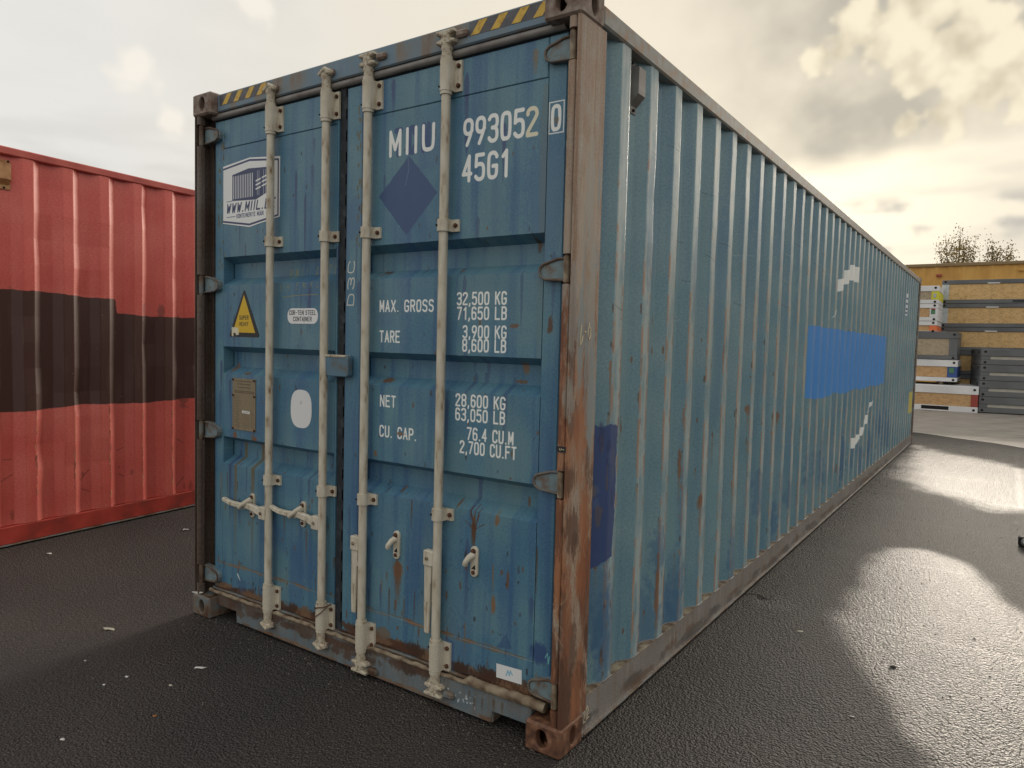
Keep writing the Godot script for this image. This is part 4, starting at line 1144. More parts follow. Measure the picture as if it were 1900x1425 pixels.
func decorate_door(door, left):
	var st: SurfaceTool
	if left:
		# company logo plate
		var p := Paint.new(N, 320, 232, 0.0, 0.36, 0.5, 0.36)
		p.d.fill(236)
		var navy := C(46, 58, 96)
		var hexa = func(m): return PackedVector2Array([Vector2(m, 0.333 - m * 0.8), Vector2(0.25, 0.36 - m), Vector2(0.5 - m, 0.333 - m * 0.8), Vector2(0.5 - m, 0.034 + m * 0.8), Vector2(0.25, m), Vector2(m, 0.034 + m * 0.8)])
		p.poly(hexa.call(0.008), navy, 1.0); p.poly(hexa.call(0.018), C(234, 234, 232), 1.0)
		p.poly(PackedVector2Array([Vector2(0.1, 0.285), Vector2(0.24, 0.305), Vector2(0.4, 0.295), Vector2(0.4, 0.168), Vector2(0.305, 0.138), Vector2(0.1, 0.148)]), navy, 1.0)
		for k in 12:
			p.line([Vector2(0.112 + k * 0.0148, 0.275 + k * 0.0002), Vector2(0.112 + k * 0.0148, 0.158)], 0.0055, C(234, 234, 232), 1.0)
		for x in [0.316, 0.33, 0.368, 0.384]:
			p.line([Vector2(x, 0.285), Vector2(x, 0.16)], 0.003, C(214, 216, 226), 1.0)
		for y in [0.24, 0.219, 0.198]:
			p.line([Vector2(0.305, y - 0.006), Vector2(0.342, y + 0.002)], 0.008, C(236, 236, 234), 1.0)
			p.line([Vector2(0.356, y + 0.006), Vector2(0.394, y + 0.014)], 0.008, C(236, 236, 234), 1.0)
		p.line([Vector2(0.05, 0.147), Vector2(0.1, 0.148)], 0.003, navy, 1.0)
		write(p, "WWW.MIIL.EE", 0.05, 0.088, 0.405, 0.044, 0.009, navy, 1.0, 0.22)
		write(p, "KONTEINERITE MÜÜK", 0.14, 0.055, 0.23, 0.019, 0.0032, navy)
		p.line([Vector2(0.05, 0.064), Vector2(0.125, 0.064)], 0.003, navy, 1.0); p.line([Vector2(0.39, 0.064), Vector2(0.45, 0.064)], 0.003, navy, 1.0)
		sticker("logo_sticker", PackedVector2Array([Vector2(0.166, 2.503), Vector2(0.416, 2.526), Vector2(0.666, 2.503), Vector2(0.666, 2.2), Vector2(0.416, 2.164), Vector2(0.166, 2.2)]), DZ, smat(p.tex(), 0.4), door, "white six-sided logo sticker with navy border and container drawing")
		# yellow warning triangle
		p = Paint.new(N, 256, 256, 0.0, 0.25, 0.26, 0.25)
		p.d.fill(32)
		p.poly(PackedVector2Array([Vector2(0.128, 0.226), Vector2(0.03, 0.024), Vector2(0.228, 0.022)]), C(216, 176, 30), 1.0)
		write(p, "SUPER", 0.09, 0.094, 0.078, 0.019, 0.0035, C(50, 42, 24)); write(p, "HEAVY", 0.092, 0.06, 0.074, 0.019, 0.0035, C(50, 42, 24))
		p.poly(PackedVector2Array([Vector2(0.02, 0.052), Vector2(0.08, 0.05), Vector2(0.085, 0.012), Vector2(0.062, 0.008), Vector2(0.05, 0.022), Vector2(0.036, 0.02), Vector2(0.036, 0.0), Vector2(0.02, 0.006)]), C(222, 216, 190), 0.95)
		sticker("warning_sticker", PackedVector2Array([Vector2(0.366, 1.826), Vector2(0.374, 1.832), Vector2(0.382, 1.826), Vector2(0.502, 1.596), Vector2(0.5, 1.582), Vector2(0.252, 1.582), Vector2(0.244, 1.592)]), DZ, smat(p.tex(), 0.4), door, "yellow and black triangular warning sticker")
		# small rounded label
		p = Paint.new(N, 256, 96, 0.0, 0.08, 0.232, 0.08)
		p.d.fill(232)
		write(p, "COR-TEN STEEL", 0.015, 0.047, 0.2, 0.021, 0.0035, C(52, 54, 60)); write(p, "CONTAINER", 0.046, 0.014, 0.138, 0.021, 0.0035, C(52, 54, 60))
		p.line([Vector2(0.128, 0.08), Vector2(0.126, 0.04), Vector2(0.129, 0.0)], 0.002, C(150, 130, 110), 0.8, 0.3)
		sticker("steel_label", rrect(0.849, 1.694, 0.23, 0.077, 0.034, 5), DZ, smat(p.tex(), 0.45), door, "small white rounded label with black lettering")
		# white oval
		var ov := PackedVector2Array()
		for k in 28:
			var th := TAU * k / 28.0
			ov.append(Vector2(0.844 + 0.08 * signf(cos(th)) * pow(absf(cos(th)), 0.75), 1.228 + 0.097 * signf(sin(th)) * pow(absf(sin(th)), 0.75)))
		p = Paint.new(N, 64, 64, 0.0, 0.2, 0.16, 0.2)
		p.d.fill(226)
		p.line([Vector2(0.076, 0.135), Vector2(0.084, 0.14)], 0.004, C(140, 140, 140), 0.8); p.line([Vector2(0.076, 0.126), Vector2(0.084, 0.13)], 0.004, C(140, 140, 140), 0.8)
		sticker("oval_sticker", ov, DZ, smat(p.tex(), 0.45), door, "plain white oval sticker")
		# data plate
		p = Paint.new(N, 256, 384, 0.0, 0.28, 0.2, 0.28)
		p.base(C(146, 130, 102), C(132, 120, 98), C(120, 102, 78), 83, 0.4, 12.0, 0.02)
		var ink := C(92, 78, 60)
		for q in [[0.03, 0.266, 0.14], [0.045, 0.25, 0.11], [0.05, 0.232, 0.1], [0.02, 0.212, 0.165], [0.02, 0.204, 0.165]]:
			var x: float = q[0]
			while x < q[0] + q[2]:
				p.line([Vector2(x, q[1]), Vector2(x + 0.004, q[1])], 0.006, ink, 0.75, 0.3); x += rng.randf_range(0.006, 0.01)
		for k in 20:
			var y := 0.185 - k * 0.0088
			p.line([Vector2(0.01, y), Vector2(0.01 + rng.randf_range(0.04, 0.07), y)], 0.0028, ink, 0.6, 0.35)
			if k > 9:
				p.line([Vector2(0.08, y), Vector2(0.15, y)], 0.003, ink, 0.45, 0.35); p.line([Vector2(0.165, y), Vector2(0.185, y)], 0.003, ink, 0.5, 0.3)
		p.poly(PackedVector2Array([Vector2(0.085, 0.108), Vector2(0.152, 0.106), Vector2(0.152, 0.092), Vector2(0.085, 0.094)]), C(226, 226, 222), 1.0)
		p.line([Vector2(0.095, 0.1), Vector2(0.142, 0.099)], 0.004, C(120, 120, 118), 0.7, 0.3)
		var plate = sticker("data_plate", PackedVector2Array([Vector2(0.277, 1.357), Vector2(0.476, 1.357), Vector2(0.478, 1.077), Vector2(0.275, 1.077)]), DZ, smat(p.tex(), 0.5), door, "riveted brown metal data plate full of small print", 0.004)
		for q in [[0.284, 1.35], [0.469, 1.35], [0.284, 1.265], [0.47, 1.265], [0.283, 1.084], [0.471, 1.084]]:
			bolts(door, [Vector3(q[0], q[1], DZ + 0.004)], 0.006)
	else:
		var p := Paint.new(N, 128, 64, 0.0, 0.06, 0.126, 0.06)
		p.d.fill(228)
		p.line([Vector2(0.05, 0.02), Vector2(0.058, 0.04), Vector2(0.066, 0.024), Vector2(0.07, 0.042), Vector2(0.08, 0.03)], 0.006, C(138, 186, 208), 0.9, 0.2)
		sticker("blank_label", PackedVector2Array([Vector2(2.085, 0.262), Vector2(2.211, 0.268), Vector2(2.212, 0.209), Vector2(2.086, 0.204)]), DZ, smat(p.tex(), 0.5), door, "small white rectangular label low on the door")
		for q in [[1.512, 0.657], [1.957, 0.667]]:
			catch(door, q[0], q[1])
		# lock plate bridging the two doors
		st = mk()
		prism(st, rrect(1.12, 1.456, 0.2, 0.1, 0.016), Transform3D.IDENTITY, -0.06, -0.03, 0.004)
		part("lock_plate", st, M.blue_steel, door, "rusty topped lock plate bridging the two doors")
		st = mk()
		bbox(st, Vector3(1.12, 1.503, -0.043), Vector3(0.17, 0.012, 0.034), 0.003)
		part("lock_plate_edge", st, M.rustcam, door)

# retainer that holds a handle
func catch(parent, x, y):
	var st := mk()
	prism(st, rrect(x + 0.006, y, 0.038, 0.13, 0.018, 5), Transform3D.IDENTITY, DZ + 0.001, DZ + 0.012, 0.003)
	part("handle_catch", st, M.cream, parent)
	st = mk()
	tube(st, [Vector3(x + 0.004, y + 0.03, DZ + 0.008), Vector3(x - 0.006, y + 0.02, DZ + 0.026), Vector3(x - 0.018, y + 0.0, DZ + 0.036), Vector3(x - 0.024, y - 0.012, DZ + 0.03)], [0.016, 0.014, 0.012, 0.013], 10)
	part("catch_hook", st, M.cream, parent)
	st = mk()
	prism(st, PackedVector2Array([Vector2(x - 0.004, y - 0.03), Vector2(x + 0.014, y - 0.012), Vector2(x + 0.016, y - 0.032)]), Transform3D.IDENTITY, DZ + 0.0125, DZ + 0.014)
	part("catch_slot", st, M.hole, parent)
	bolts(parent, [Vector3(x + 0.005, y + 0.045, DZ + 0.013)], 0.0115)
	bolts(parent, [Vector3(x + 0.006, y - 0.045, DZ + 0.013)], 0.0085)

func make_rods(box):
	var st: SurfaceTool
	var X := [0.635, 1.0485, 1.328, 1.7835]
	for k in 4:
		var x: float = X[k]
		var left := k < 2
		var yb := 0.105 if left else 0.075
		st = mk()
		tube(st, [Vector3(x, yb + 0.02, RZ), Vector3(x, 1.0, RZ), Vector3(x, 1.9, RZ), Vector3(x, 2.8, RZ)], 0.0195, 20)
		var rod := part("lock_rod", st, M.cream, box)
		# bearing brackets: sleeve over the rod and a bolted flange
		for q in [[2.682, 0.125, true], [0.222 if k != 2 else 0.196, 0.122, true], [2.07, 0.05, false], [0.845, 0.05, false]]:
			var y: float = q[0]; var hh: float = q[1]
			st = mk()
			var out := PackedVector2Array()
			for a in 11:
				var th := PI * a / 10.0
				out.append(Vector2(x - cos(th) * 0.0275, -(RZ + sin(th) * 0.0275)))
			out.append(Vector2(x + 0.03, -(DZ + 0.012))); out.append(Vector2(x + 0.06, -(DZ + 0.011))); out.append(Vector2(x + 0.062, -(DZ + 0.0012))); out.append(Vector2(x - 0.0275, -(DZ + 0.0012)))
			prism(st, out, Transform3D(Basis(Vector3(1, 0, 0), Vector3(0, 0, -1), Vector3(0, 1, 0)), Vector3(0, y, 0)), -hh / 2, hh / 2)
			part("rod_bracket", st, M.speckle if y < 0.4 else M.cream, rod)
			if q[2]:
				bolts(rod, [Vector3(x + 0.047, y + hh * 0.32, DZ + 0.014), Vector3(x + 0.047, y - hh * 0.32, DZ + 0.014)], 0.0095)
				bolts(rod, [Vector3(x - 0.02, y + hh * 0.36, RZ + 0.019), Vector3(x - 0.02, y - hh * 0.36, RZ + 0.019)], 0.004, M.hole)
				st = mk()
				tube(st, [Vector3(x, y - hh / 2 - 0.014, RZ), Vector3(x, y - hh / 2, RZ)], 0.0255, 18)
				part("rod_collar", st, M.cream, rod)
				st = mk()
				tube(st, [Vector3(x, y + hh / 2, RZ), Vector3(x, y + hh / 2 + 0.014, RZ)], 0.0255, 18)
				part("rod_collar", st, M.cream, rod)
			else:
				bolts(rod, [Vector3(x + 0.047, y, DZ + 0.014)], 0.0095)
				bolts(rod, [Vector3(x - 0.019, y, RZ + 0.0195)], 0.005, M.hole)
		# cams at both ends
		for e in [1.0, -1.0]:
			var y0 := 2.755 if e > 0 else (0.155 if k != 2 else 0.13)
			st = mk()
			if left:
				tube(st, [Vector3(x, y0, RZ), Vector3(x, y0 + e * 0.05, RZ), Vector3(x, y0 + e * 0.054, RZ), Vector3(x, y0 + e * 0.075, RZ)], [0.022, 0.0215, 0.028, 0.024], 14)
				bbox(st, Vector3(x + 0.008, y0 + e * 0.072, RZ + 0.004), Vector3(0.075, 0.026, 0.04), 0.008)
				tube(st, [Vector3(x - 0.03, y0 + e * 0.066, RZ + 0.02), Vector3(x + 0.006, y0 + e * 0.088, RZ + 0.016), Vector3(x + 0.045, y0 + e * 0.07, RZ + 0.0)], [0.009, 0.014, 0.01], 8)
			else:
				tube(st, [Vector3(x, y0, RZ), Vector3(x, y0 + e * 0.03, RZ), Vector3(x, y0 + e * 0.034, RZ), Vector3(x, y0 + e * 0.056, RZ), Vector3(x, y0 + e * 0.066, RZ)], [0.023, 0.021, 0.026, 0.02, 0.02], 14)
				var bone := PackedVector2Array()
				for v in [[-0.02, 0.05], [-0.046, 0.056], [-0.046, 0.068], [-0.022, 0.074], [-0.02, 0.088], [-0.05, 0.096], [-0.048, 0.108], [0.046, 0.108], [0.05, 0.096], [0.022, 0.088], [0.022, 0.074], [0.05, 0.066], [0.048, 0.056], [0.02, 0.05]]:
					bone.append(Vector2(x + v[0], y0 + e * v[1]))
				prism(st, bone, Transform3D.IDENTITY, RZ - 0.018, RZ + 0.02, 0.005)
			part("rod_cam", st, M.rustcam, rod)
			st = mk()
			var kx := x + (0.02 if left else 0.075)
			bbox(st, Vector3(kx, y0 + e * (0.075 if left else 0.085), -0.042), Vector3(0.06, 0.03, 0.03), 0.008)
			part("cam_keeper", st, M.dirty_steel if e < 0 else M.casting_grey, rod)
		# hub and handle
		var hy: float = [0.665, 0.682, 0.632, 0.648][k]
		st = mk()
		prism(st, rrect(x - 0.04, hy, 0.056, 0.068, 0.008), Transform3D.IDENTITY, RZ - 0.012, RZ + 0.016, 0.004)
		part("handle_hub", st, M.cream, rod)
		bolts(rod, [Vector3(x - 0.045, hy, RZ + 0.017)], 0.008, M.tan)
		st = mk()
		if left:
			var hx := x - 0.06
			var hp := PackedVector2Array()
			for v in [[0.0, 0.02], [-0.06, 0.03], [-0.13, 0.034], [-0.2, 0.024], [-0.27, 0.025], [-0.328, 0.036], [-0.336, 0.028], [-0.332, 0.014], [-0.27, -0.001], [-0.2, -0.004], [-0.13, 0.004], [-0.06, -0.006], [0.0, -0.024]]:
				hp.append(Vector2(hx + v[0], hy + v[1]))
			prism(st, hp, Transform3D.IDENTITY, RZ - 0.008, RZ + 0.012, 0.005)
			part("handle", st, M.cream, rod)
			catch(rod, hx - 0.12, hy + 0.015)
			st = mk()
			tube(st, [Vector3(hx - 0.118, hy + 0.05, DZ + 0.014), Vector3(hx - 0.124, hy + 0.036, RZ + 0.012), Vector3(hx - 0.142, hy + 0.018, RZ + 0.024), Vector3(hx - 0.158, hy + 0.006, RZ + 0.02)], [0.013, 0.0125, 0.012, 0.013], 10)
			part("catch_hook", st, M.cream, rod)
		else:
			var cx := x - 0.047
			prism(st, PackedVector2Array([Vector2(cx - 0.022, hy - 0.034), Vector2(cx + 0.02, hy - 0.034), Vector2(cx + 0.018, hy - 0.08), Vector2(cx + (0.024 if k == 2 else 0.018), hy - 0.105), Vector2(cx + 0.014, hy - 0.12), Vector2(cx + 0.012, hy - 0.2), Vector2(cx - 0.02, hy - 0.2)]), Transform3D.IDENTITY, RZ - 0.012, RZ + 0.006, 0.003)
			tube(st, [Vector3(cx - 0.013, hy - 0.2, RZ), Vector3(cx - 0.008, hy - 0.33, RZ + 0.002)], [0.0085, 0.008], 8)
			tube(st, [Vector3(cx + 0.007, hy - 0.2, RZ), Vector3(cx + 0.004, hy - 0.33, RZ + 0.002)], [0.0085, 0.008], 8)
			bbox(st, Vector3(cx - 0.002, hy - 0.33, RZ + 0.001), Vector3(0.022, 0.012, 0.012), 0.003)
			part("handle", st, M.cream, rod)
		if k == 1:   # rusty wire twisted round the lower bracket
			st = mk()
			var wp := []
			for a in 15:
				var th := TAU * a / 14.0
				wp.append(Vector3(x + 0.034 * cos(th) + (0.02 if cos(th) > 0.5 else 0.0), 0.272 + 0.016 * cos(th), RZ + 0.032 * sin(th)))
			tube(st, wp, 0.003, 6)
			tube(st, [Vector3(x + 0.05, 0.29, RZ - 0.01), Vector3(x + 0.03, 0.255, RZ + 0.026), Vector3(x - 0.01, 0.225, RZ + 0.032)], 0.0025, 6)
			part("binding_wire", st, M.bolt, rod)

# ---------------------------------------------------------------- red container
func make_red():
	var box := thing("red_container", "red steel shipping container with a dark brown overpainted band", "container", Vector3(-2.19, 0, 0.11), deg_to_rad(6.54))
	var s0 := -0.9; var s1 := 11.3
	var cv := 4.0
	var nrm := 1.0 - exp(-12.2 / cv)
	var p := Paint.new(N, 1024, 1024, s0, 2.85, 12.2, 2.7, cv)
	p.base(C(212, 92, 80), C(226, 118, 104), C(202, 78, 68), 95, 0.4, 12.0, 0.006)
	for k in 60:
		p.line([Vector2(rng.randf_range(-0.3, 2.0), rng.randf_range(2.4, 2.8)), Vector2(rng.randf_range(-0.3, 2.0), rng.randf_range(2.4, 2.8))], 0.002, C(214, 112, 96), 0.12, 0.5)
	# wear on the ribs and creases low down
	for c in 12:
		var fc := 0.185 + (c - 3) * 0.2895
		for k in 26:
			var y := rng.randf_range(0.25, 1.0)
			p.blob(fc + 0.036 + rng.randf_range(-0.006, 0.006), y, 0.004, rng.randf_range(0.01, 0.05), [C(200, 160, 110), C(150, 84, 56), C(110, 60, 46)][k % 3], 0.7, 0.9)
		for k in 2 if c % 3 else 0:
			var y2 := rng.randf_range(0.2, 0.75)
			p.line([Vector2(fc + 0.11 + rng.randf_range(-0.03, 0.03), y2), Vector2(fc + 0.17, y2 + rng.randf_range(-0.06, 0.08))], 0.004, C(112, 46, 40), 0.7, 0.2)
			p.blob(fc + rng.randf_range(0.0, 0.28), rng.randf_range(0.15, 0.5), rng.randf_range(0.005, 0.02), rng.randf_range(0.01, 0.06), C(130, 62, 52), 0.45, 1.0)
	var band := []
	for i in 40:
		var s := -0.9 + i * 0.3
		band.append(Vector2(s, (1.872 if s < 0.86 else 1.745) + 0.012 * sin(i * 2.3) + 0.008 * sin(i * 5.1)))
		if s < 0.86 and s + 0.3 > 0.86:
			band.append(Vector2(0.872, 1.865)); band.append(Vector2(0.888, 1.745))
	for i in 40:
		var s := 10.8 - i * 0.3
		band.append(Vector2(s, 1.0 + 0.014 * sin(i * 1.9)))
	p.poly(PackedVector2Array(band), C(80, 52, 44), 0.98, 5.0)
	for k in 50:
		p.blob(rng.randf_range(-0.5, 3.0), rng.randf_range(1.02, 1.8), rng.randf_range(0.01, 0.05), rng.randf_range(0.05, 0.2), C(96, 68, 58), 0.4, 0.9)
	for k in 10:
		p.blob(rng.randf_range(-0.3, 1.6), rng.randf_range(1.05, 1.85), 0.006, 0.004, C(150, 132, 120), 0.8, 0.6)
	var m := smat(p.tex(), 0.42)
	var st := mk()
	corrugated(st, s0 + 0.2, s1 - 0.2, 0.185, 0.2895, 0.15, 2.85, 0.036, func(s, d, y): return Vector3(-0.012 + d, y, -s), func(s, y): return Vector2((1.0 - exp(-(s - s0) / cv)) / nrm, (2.85 - y) / 2.7), 0.009)
	var wall := part("side_wall", st, m, box, "red corrugated wall with dark brown painted band")
	st = mk()
	corrugated(st, s0 + 0.2, s1 - 0.2, 0.185, 0.2895, 0.15, 2.85, 0.036, func(s, d, y): return Vector3(-W + 0.012 - d, y, -s), func(s, y): return Vector2.ZERO, 0.0)
	part("side_wall", st, M.red, box)
	for x in [-0.034, -W + 0.034]:
		st = mk()
		bbox(st, Vector3(x, 2.866, -(s0 + s1) / 2), Vector3(0.06, 0.058, s1 - s0 - 0.3), 0.008)
		part("top_rail", st, M.red, box)
		st = mk()
		var sg := 1.0 if x > -1.0 else -1.0
		bbox(st, Vector3(x - sg * 0.002, 0.083, -(s0 + s1) / 2), Vector3(0.05, 0.128, s1 - s0 - 0.3), 0.004)
		part("bottom_rail", st, M.red_rail, box)
		st = mk()
		bbox(st, Vector3(x + sg * 0.012, 0.0145, -(s0 + s1) / 2), Vector3(0.066, 0.008, s1 - s0 - 0.3), 0.002)
		part("rail_flange", st, M.dirty_steel, box)
	for z in [-s0 - 0.09, -s1 + 0.09]:
		for x in [-0.081, -W + 0.081]:
			for y in [0.059, H - 0.059]:
				st = mk()
				casting(st, Vector3(x, y, z), Vector3(0.162, 0.118, 0.178), {("x+" if x > -1.0 else "x-"): [0.0, 0.0, 0.037, 0.026], ("z+" if z > 0 else "z-"): [0.0, 0.0, 0.026, 0.037]})
				part("corner_casting", st, M.red_rail, box)
			st = mk()
			bbox(st, Vector3(x, H / 2, z), Vector3(0.14, H - 0.238, 0.16), 0.012)
			part("corner_post", st, M.red, box)
		st = mk()
		corrugated(st, 0.16, W - 0.16, 0.3, 0.25, 0.12, 2.85, 0.036, func(s, d, y): return Vector3(-s, y, z + (d + 0.06) * signf(z)), func(s, y): return Vector2.ZERO, 0.0)
		part("end_wall", st, M.red, box)
	st = mk()
	bbox(st, Vector3(-W / 2, 2.868, -(s0 + s1) / 2), Vector3(W - 0.13, 0.02, s1 - s0 - 0.2), 0.003)
	part("roof", st, M.red, box)
	st = mk()
	bbox(st, Vector3(-W / 2, 0.12, -(s0 + s1) / 2), Vector3(W - 0.13, 0.06, s1 - s0 - 0.2), 0.003)
	part("floor_frame", st, M.dirty_steel, box)
	# ventilator
	st = mk()
	bbox(st, Vector3(-0.043, 2.7, -0.03), Vector3(0.008, 0.21, 0.1), 0.002)
	var vent := part("ventilator", st, M.ochre_paint, box, "ochre painted ventilator cover under the roof rail")
	st = mk()
	prism(st, PackedVector2Array([Vector2(-0.04, 2.785), Vector2(-0.004, 2.775), Vector2(-0.004, 2.665), Vector2(-0.04, 2.625)]), Transform3D.IDENTITY, 0.008, -0.068)
	part("vent_hood", st, M.ochre_paint, vent)
	for q in [[2.796, -0.065], [2.796, 0.0], [2.607, -0.035]]:
		st = mk()
		tube(st, [Vector3(-0.039, q[0], q[1]), Vector3(-0.034, q[0], q[1])], 0.008, 8)
		part("screw", st, M.hole, vent)

# ---------------------------------------------------------------- yard behind
func osb(seed_, a: Color, b: Color) -> StandardMaterial3D:
	var p := Paint.new(N, 512, 256, 0.0, 1.0, 2.0, 1.0)
	p.base(a, b, a.darkened(0.1), seed_, 0.2, 10.0, 0.02)
	for k in 1500:
		var x := rng.randf() * 2.0; var y := rng.randf(); var th := rng.randf_range(-0.7, 0.7)
		p.line([Vector2(x, y), Vector2(x + cos(th) * 0.05, y + sin(th) * 0.05)], 0.012, [a.lightened(0.2), b.darkened(0.18), a.darkened(0.3), b][k % 4], 0.45)
	return smat(p.tex(), 0.8, Vector3(0.5, 1.0, 0.5))

# a bundle of flat-packed cabin: bottom frame, top frame, board between, corner pieces
func bundle(called, label, group, at: Vector3, turn: float, len_: float, dep: float, hgt: float, tb: float, bb: float, frame, board, ends, setback := 0.03, endw := 0.14, left_holes := false, blocks := []):
	var o := thing(called, label, "flat-packed cabin", at, turn, group)
	var st := mk()
	# local: front face on z = 0, x from 0 to len_
	bbox(st, Vector3(len_ / 2, hgt - tb / 2, -dep / 2), Vector3(len_, tb - 0.004, dep), 0.008)
	part("top_frame", st, frame, o)
	st = mk()
	bbox(st, Vector3(len_ / 2, bb / 2, -dep / 2), Vector3(len_, bb - 0.006, dep), 0.008)
	part("bottom_frame", st, frame, o)
	st = mk()
	bbox(st, Vector3(len_ / 2, (hgt - tb + bb) / 2, -dep / 2), Vector3(len_ - setback * 2, hgt - tb - bb, dep - setback * 2), 0.004)
	part("board_infill", st, board, o)
	for x in [endw / 2 + 0.005, len_ - endw / 2 - 0.005]:
		st = mk()
		bbox(st, Vector3(x, (hgt - tb + bb) / 2, -dep / 2), Vector3(endw, hgt - tb - bb, dep - 0.02), 0.006)
		part("corner_piece", st, ends, o)
	var hx := [0.09, len_ - 0.09]
	for x in hx:
		for y in [hgt - tb * 0.4, bb * 0.45]:
			st = mk()
			tube(st, [Vector3(x, y, -0.02), Vector3(x, y, 0.003)], 0.034, 10)
			part("lifting_socket", st, M.hole, o)
	if left_holes:
		for z in [-0.5, -dep + 0.5]:
			st = mk()
			bbox(st, Vector3(0.0, hgt - tb * 0.5, z), Vector3(0.006, 0.09, 0.22), 0.002)
			part("fork_pocket", st, M.hole, o)
	for b in blocks:
		st = mk()
		bbox(st, Vector3(b[0], b[1], 0.0), Vector3(b[2], b[3], 0.006), 0.002)
		part(b[5], st, b[4], o)
	return o

func make_yard():
	var bright := osb(101, C(204, 166, 112), C(222, 186, 130))
	var dull := osb(103, C(164, 150, 128), C(182, 166, 138))
	var warm := osb(105, C(186, 148, 104), C(204, 168, 120))
	var grey := smat(ramp_tex(seamless(256, 106, 0.01, 4), [[0.0, C(88, 90, 92)], [1.0, C(108, 110, 112)]]), 0.5, Vector3.ONE * 0.4)
	var white := smat(ramp_tex(seamless(256, 107, 0.01, 4), [[0.0, C(206, 206, 206)], [1.0, C(228, 228, 228)]]), 0.5, Vector3.ONE * 0.4)
	var zinc := smat(ramp_tex(seamless(256, 108, 0.02, 4), [[0.0, C(168, 174, 174)], [1.0, C(196, 200, 198)]]), 0.45, Vector3.ONE * 0.8)
	var pale := smat(ramp_tex(seamless(256, 109, 0.02, 4), [[0.0, C(176, 172, 160)], [1.0, C(196, 192, 182)]]), 0.7, Vector3.ONE * 0.8)
	var red := smat(null, 0.6, Vector3.ZERO, false, C(150, 66, 56)); var blue := smat(null, 0.6, Vector3.ZERO, false, C(56, 84, 142)); var green := smat(null, 0.6, Vector3.ZERO, false, C(76, 128, 92)); var lime := smat(null, 0.6, Vector3.ZERO, false, C(214, 208, 60)); var orange := smat(null, 0.6, Vector3.ZERO, false, C(226, 120, 72))
	var dark = M.hole
	# stack at the end of the blue container, bottom to top (front face z = -21.3, right ends as listed)
	var rows := [
		["white flat-packed cabin with reddish end, lowest of the stack by the blue container", 3.14, 0.0, 0.71, 0.22, 0.16, white, warm, red, 0.16, [[3.9, 0.09, 0.66, 0.1, dark, "fork_pocket"]], 0.5],
		["white flat-packed cabin with a blue end, second from below", 2.6, 0.8, 0.61, 0.19, 0.12, white, warm, blue, 0.24, [[6.36, 0.32, 0.12, 0.14, green, "colour_label"]], 0.0],
		["grey flat-packed cabin with weathered board between white ones", 2.57, 1.415, 0.785, 0.19, 0.12, grey, dull, grey, 0.2, [], 0.0],
		["white flat-packed cabin with an orange end, just above the grey one", 2.04, 2.205, 0.29, 0.12, 0.02, white, warm, orange, 0.18, [], 0.0],
		["white flat-packed cabin with red and green label, second from the top of the white stack", 2.05, 2.5, 0.485, 0.12, 0.115, white, warm, white, 0.2, [[6.38, 0.26, 0.1, 0.12, green, "colour_label"], [6.38, 0.33, 0.1, 0.05, red, "colour_label"]], 0.0],
		["white flat-packed cabin with a lime yellow end, topmost of the white stack", 2.05, 2.99, 0.51, 0.16, 0.115, white, dull, lime, 0.18, [[6.4, 0.23, 0.07, 0.12, zinc, "colour_label"]], 0.0]]
	for r in rows:
		var bl: Array = r[10].duplicate(true)
		for b in bl:
			if b[5] == "fork_pocket":
				b[0] = 6.5 - 1.0
		bundle("flat_packed_cabin", r[0], "flat-packed cabins stacked across the yard", Vector3(r[1] - 6.5, r[2], -21.3 + r[11]), 0.0, 6.5, 2.4, r[3], r[4], r[5], r[6], r[7], r[8], 0.03, r[9], false, bl)
	var st: SurfaceTool
	for x in [-3.2, -0.5, 2.2]:
		st = mk()
		bbox(st, Vector3(0, 0.044, 0), Vector3(0.12, 0.088, 1.9), 0.006)
		single("timber_bearer", st, M.tan, ["leftmost", "middle", "rightmost"][0 if x < -1.0 else (1 if x < 2.0 else 2)] + " timber bearer between the two lowest white cabins", "timber", "bearers under the white cabins", Vector3(x, 0.711, -22.4))
	# tall grey stack with pale boards behind
	for k in 5:
		var y := 3.79 - 0.702 * (k + 1)
		bundle("flat_packed_cabin", ["topmost grey framed cabin of the tall stack with pale board", "second grey framed cabin from the top of the tall stack", "third grey framed cabin from the top of the tall stack", "fourth grey framed cabin of the tall stack, half hidden", "lowest grey framed cabin of the tall stack, nearly hidden"][k], "flat-packed cabins stacked across the yard", Vector3(1.99, y, -23.0), 0.0, 6.5, 2.4, 0.698, 0.125, 0.115, grey, bright, zinc, 0.03, 0.19, false, [[2.0 + 0.4 * (k % 2), 0.06, 0.45, 0.05, M.rubber, "fork_pocket"], [1.3, 0.59, 0.3, 0.03, white, "paper_tag"]])
	for x in [2.3, 4.5, 7.0]:
		st = mk()
		bbox(st, Vector3(0, 0.139, 0), Vector3(0.16, 0.276, 2.2), 0.01)
		single("timber_sleeper", st, M.tan, ["leftmost", "middle", "rightmost"][0 if x < 3.0 else (1 if x < 5.0 else 2)] + " timber sleeper under the tall grey cabin stack", "timber", "sleepers under the grey cabins", Vector3(x, 0.002, -24.2))
	# low grey stack in front, turned a little
	for k in 4:
		bundle("flat_packed_cabin", ["lowest grey cabin of the low turned stack on the ground", "second grey cabin from below in the low turned stack", "third grey cabin from below in the low turned stack", "topmost grey cabin of the low turned stack with black sockets"][k], "flat-packed cabins stacked across the yard", Vector3(3.15, 0.02 + k * 0.433, -21.0), deg_to_rad(8.5), 6.0, 2.4, 0.43, 0.2, 0.14, grey, pale, grey, 0.05, 0.2, true, [])
	# ochre shed
	var o := thing("warehouse", "long ochre metal clad warehouse closing the yard behind the stacks", "building", Vector3(2, 0, -34))
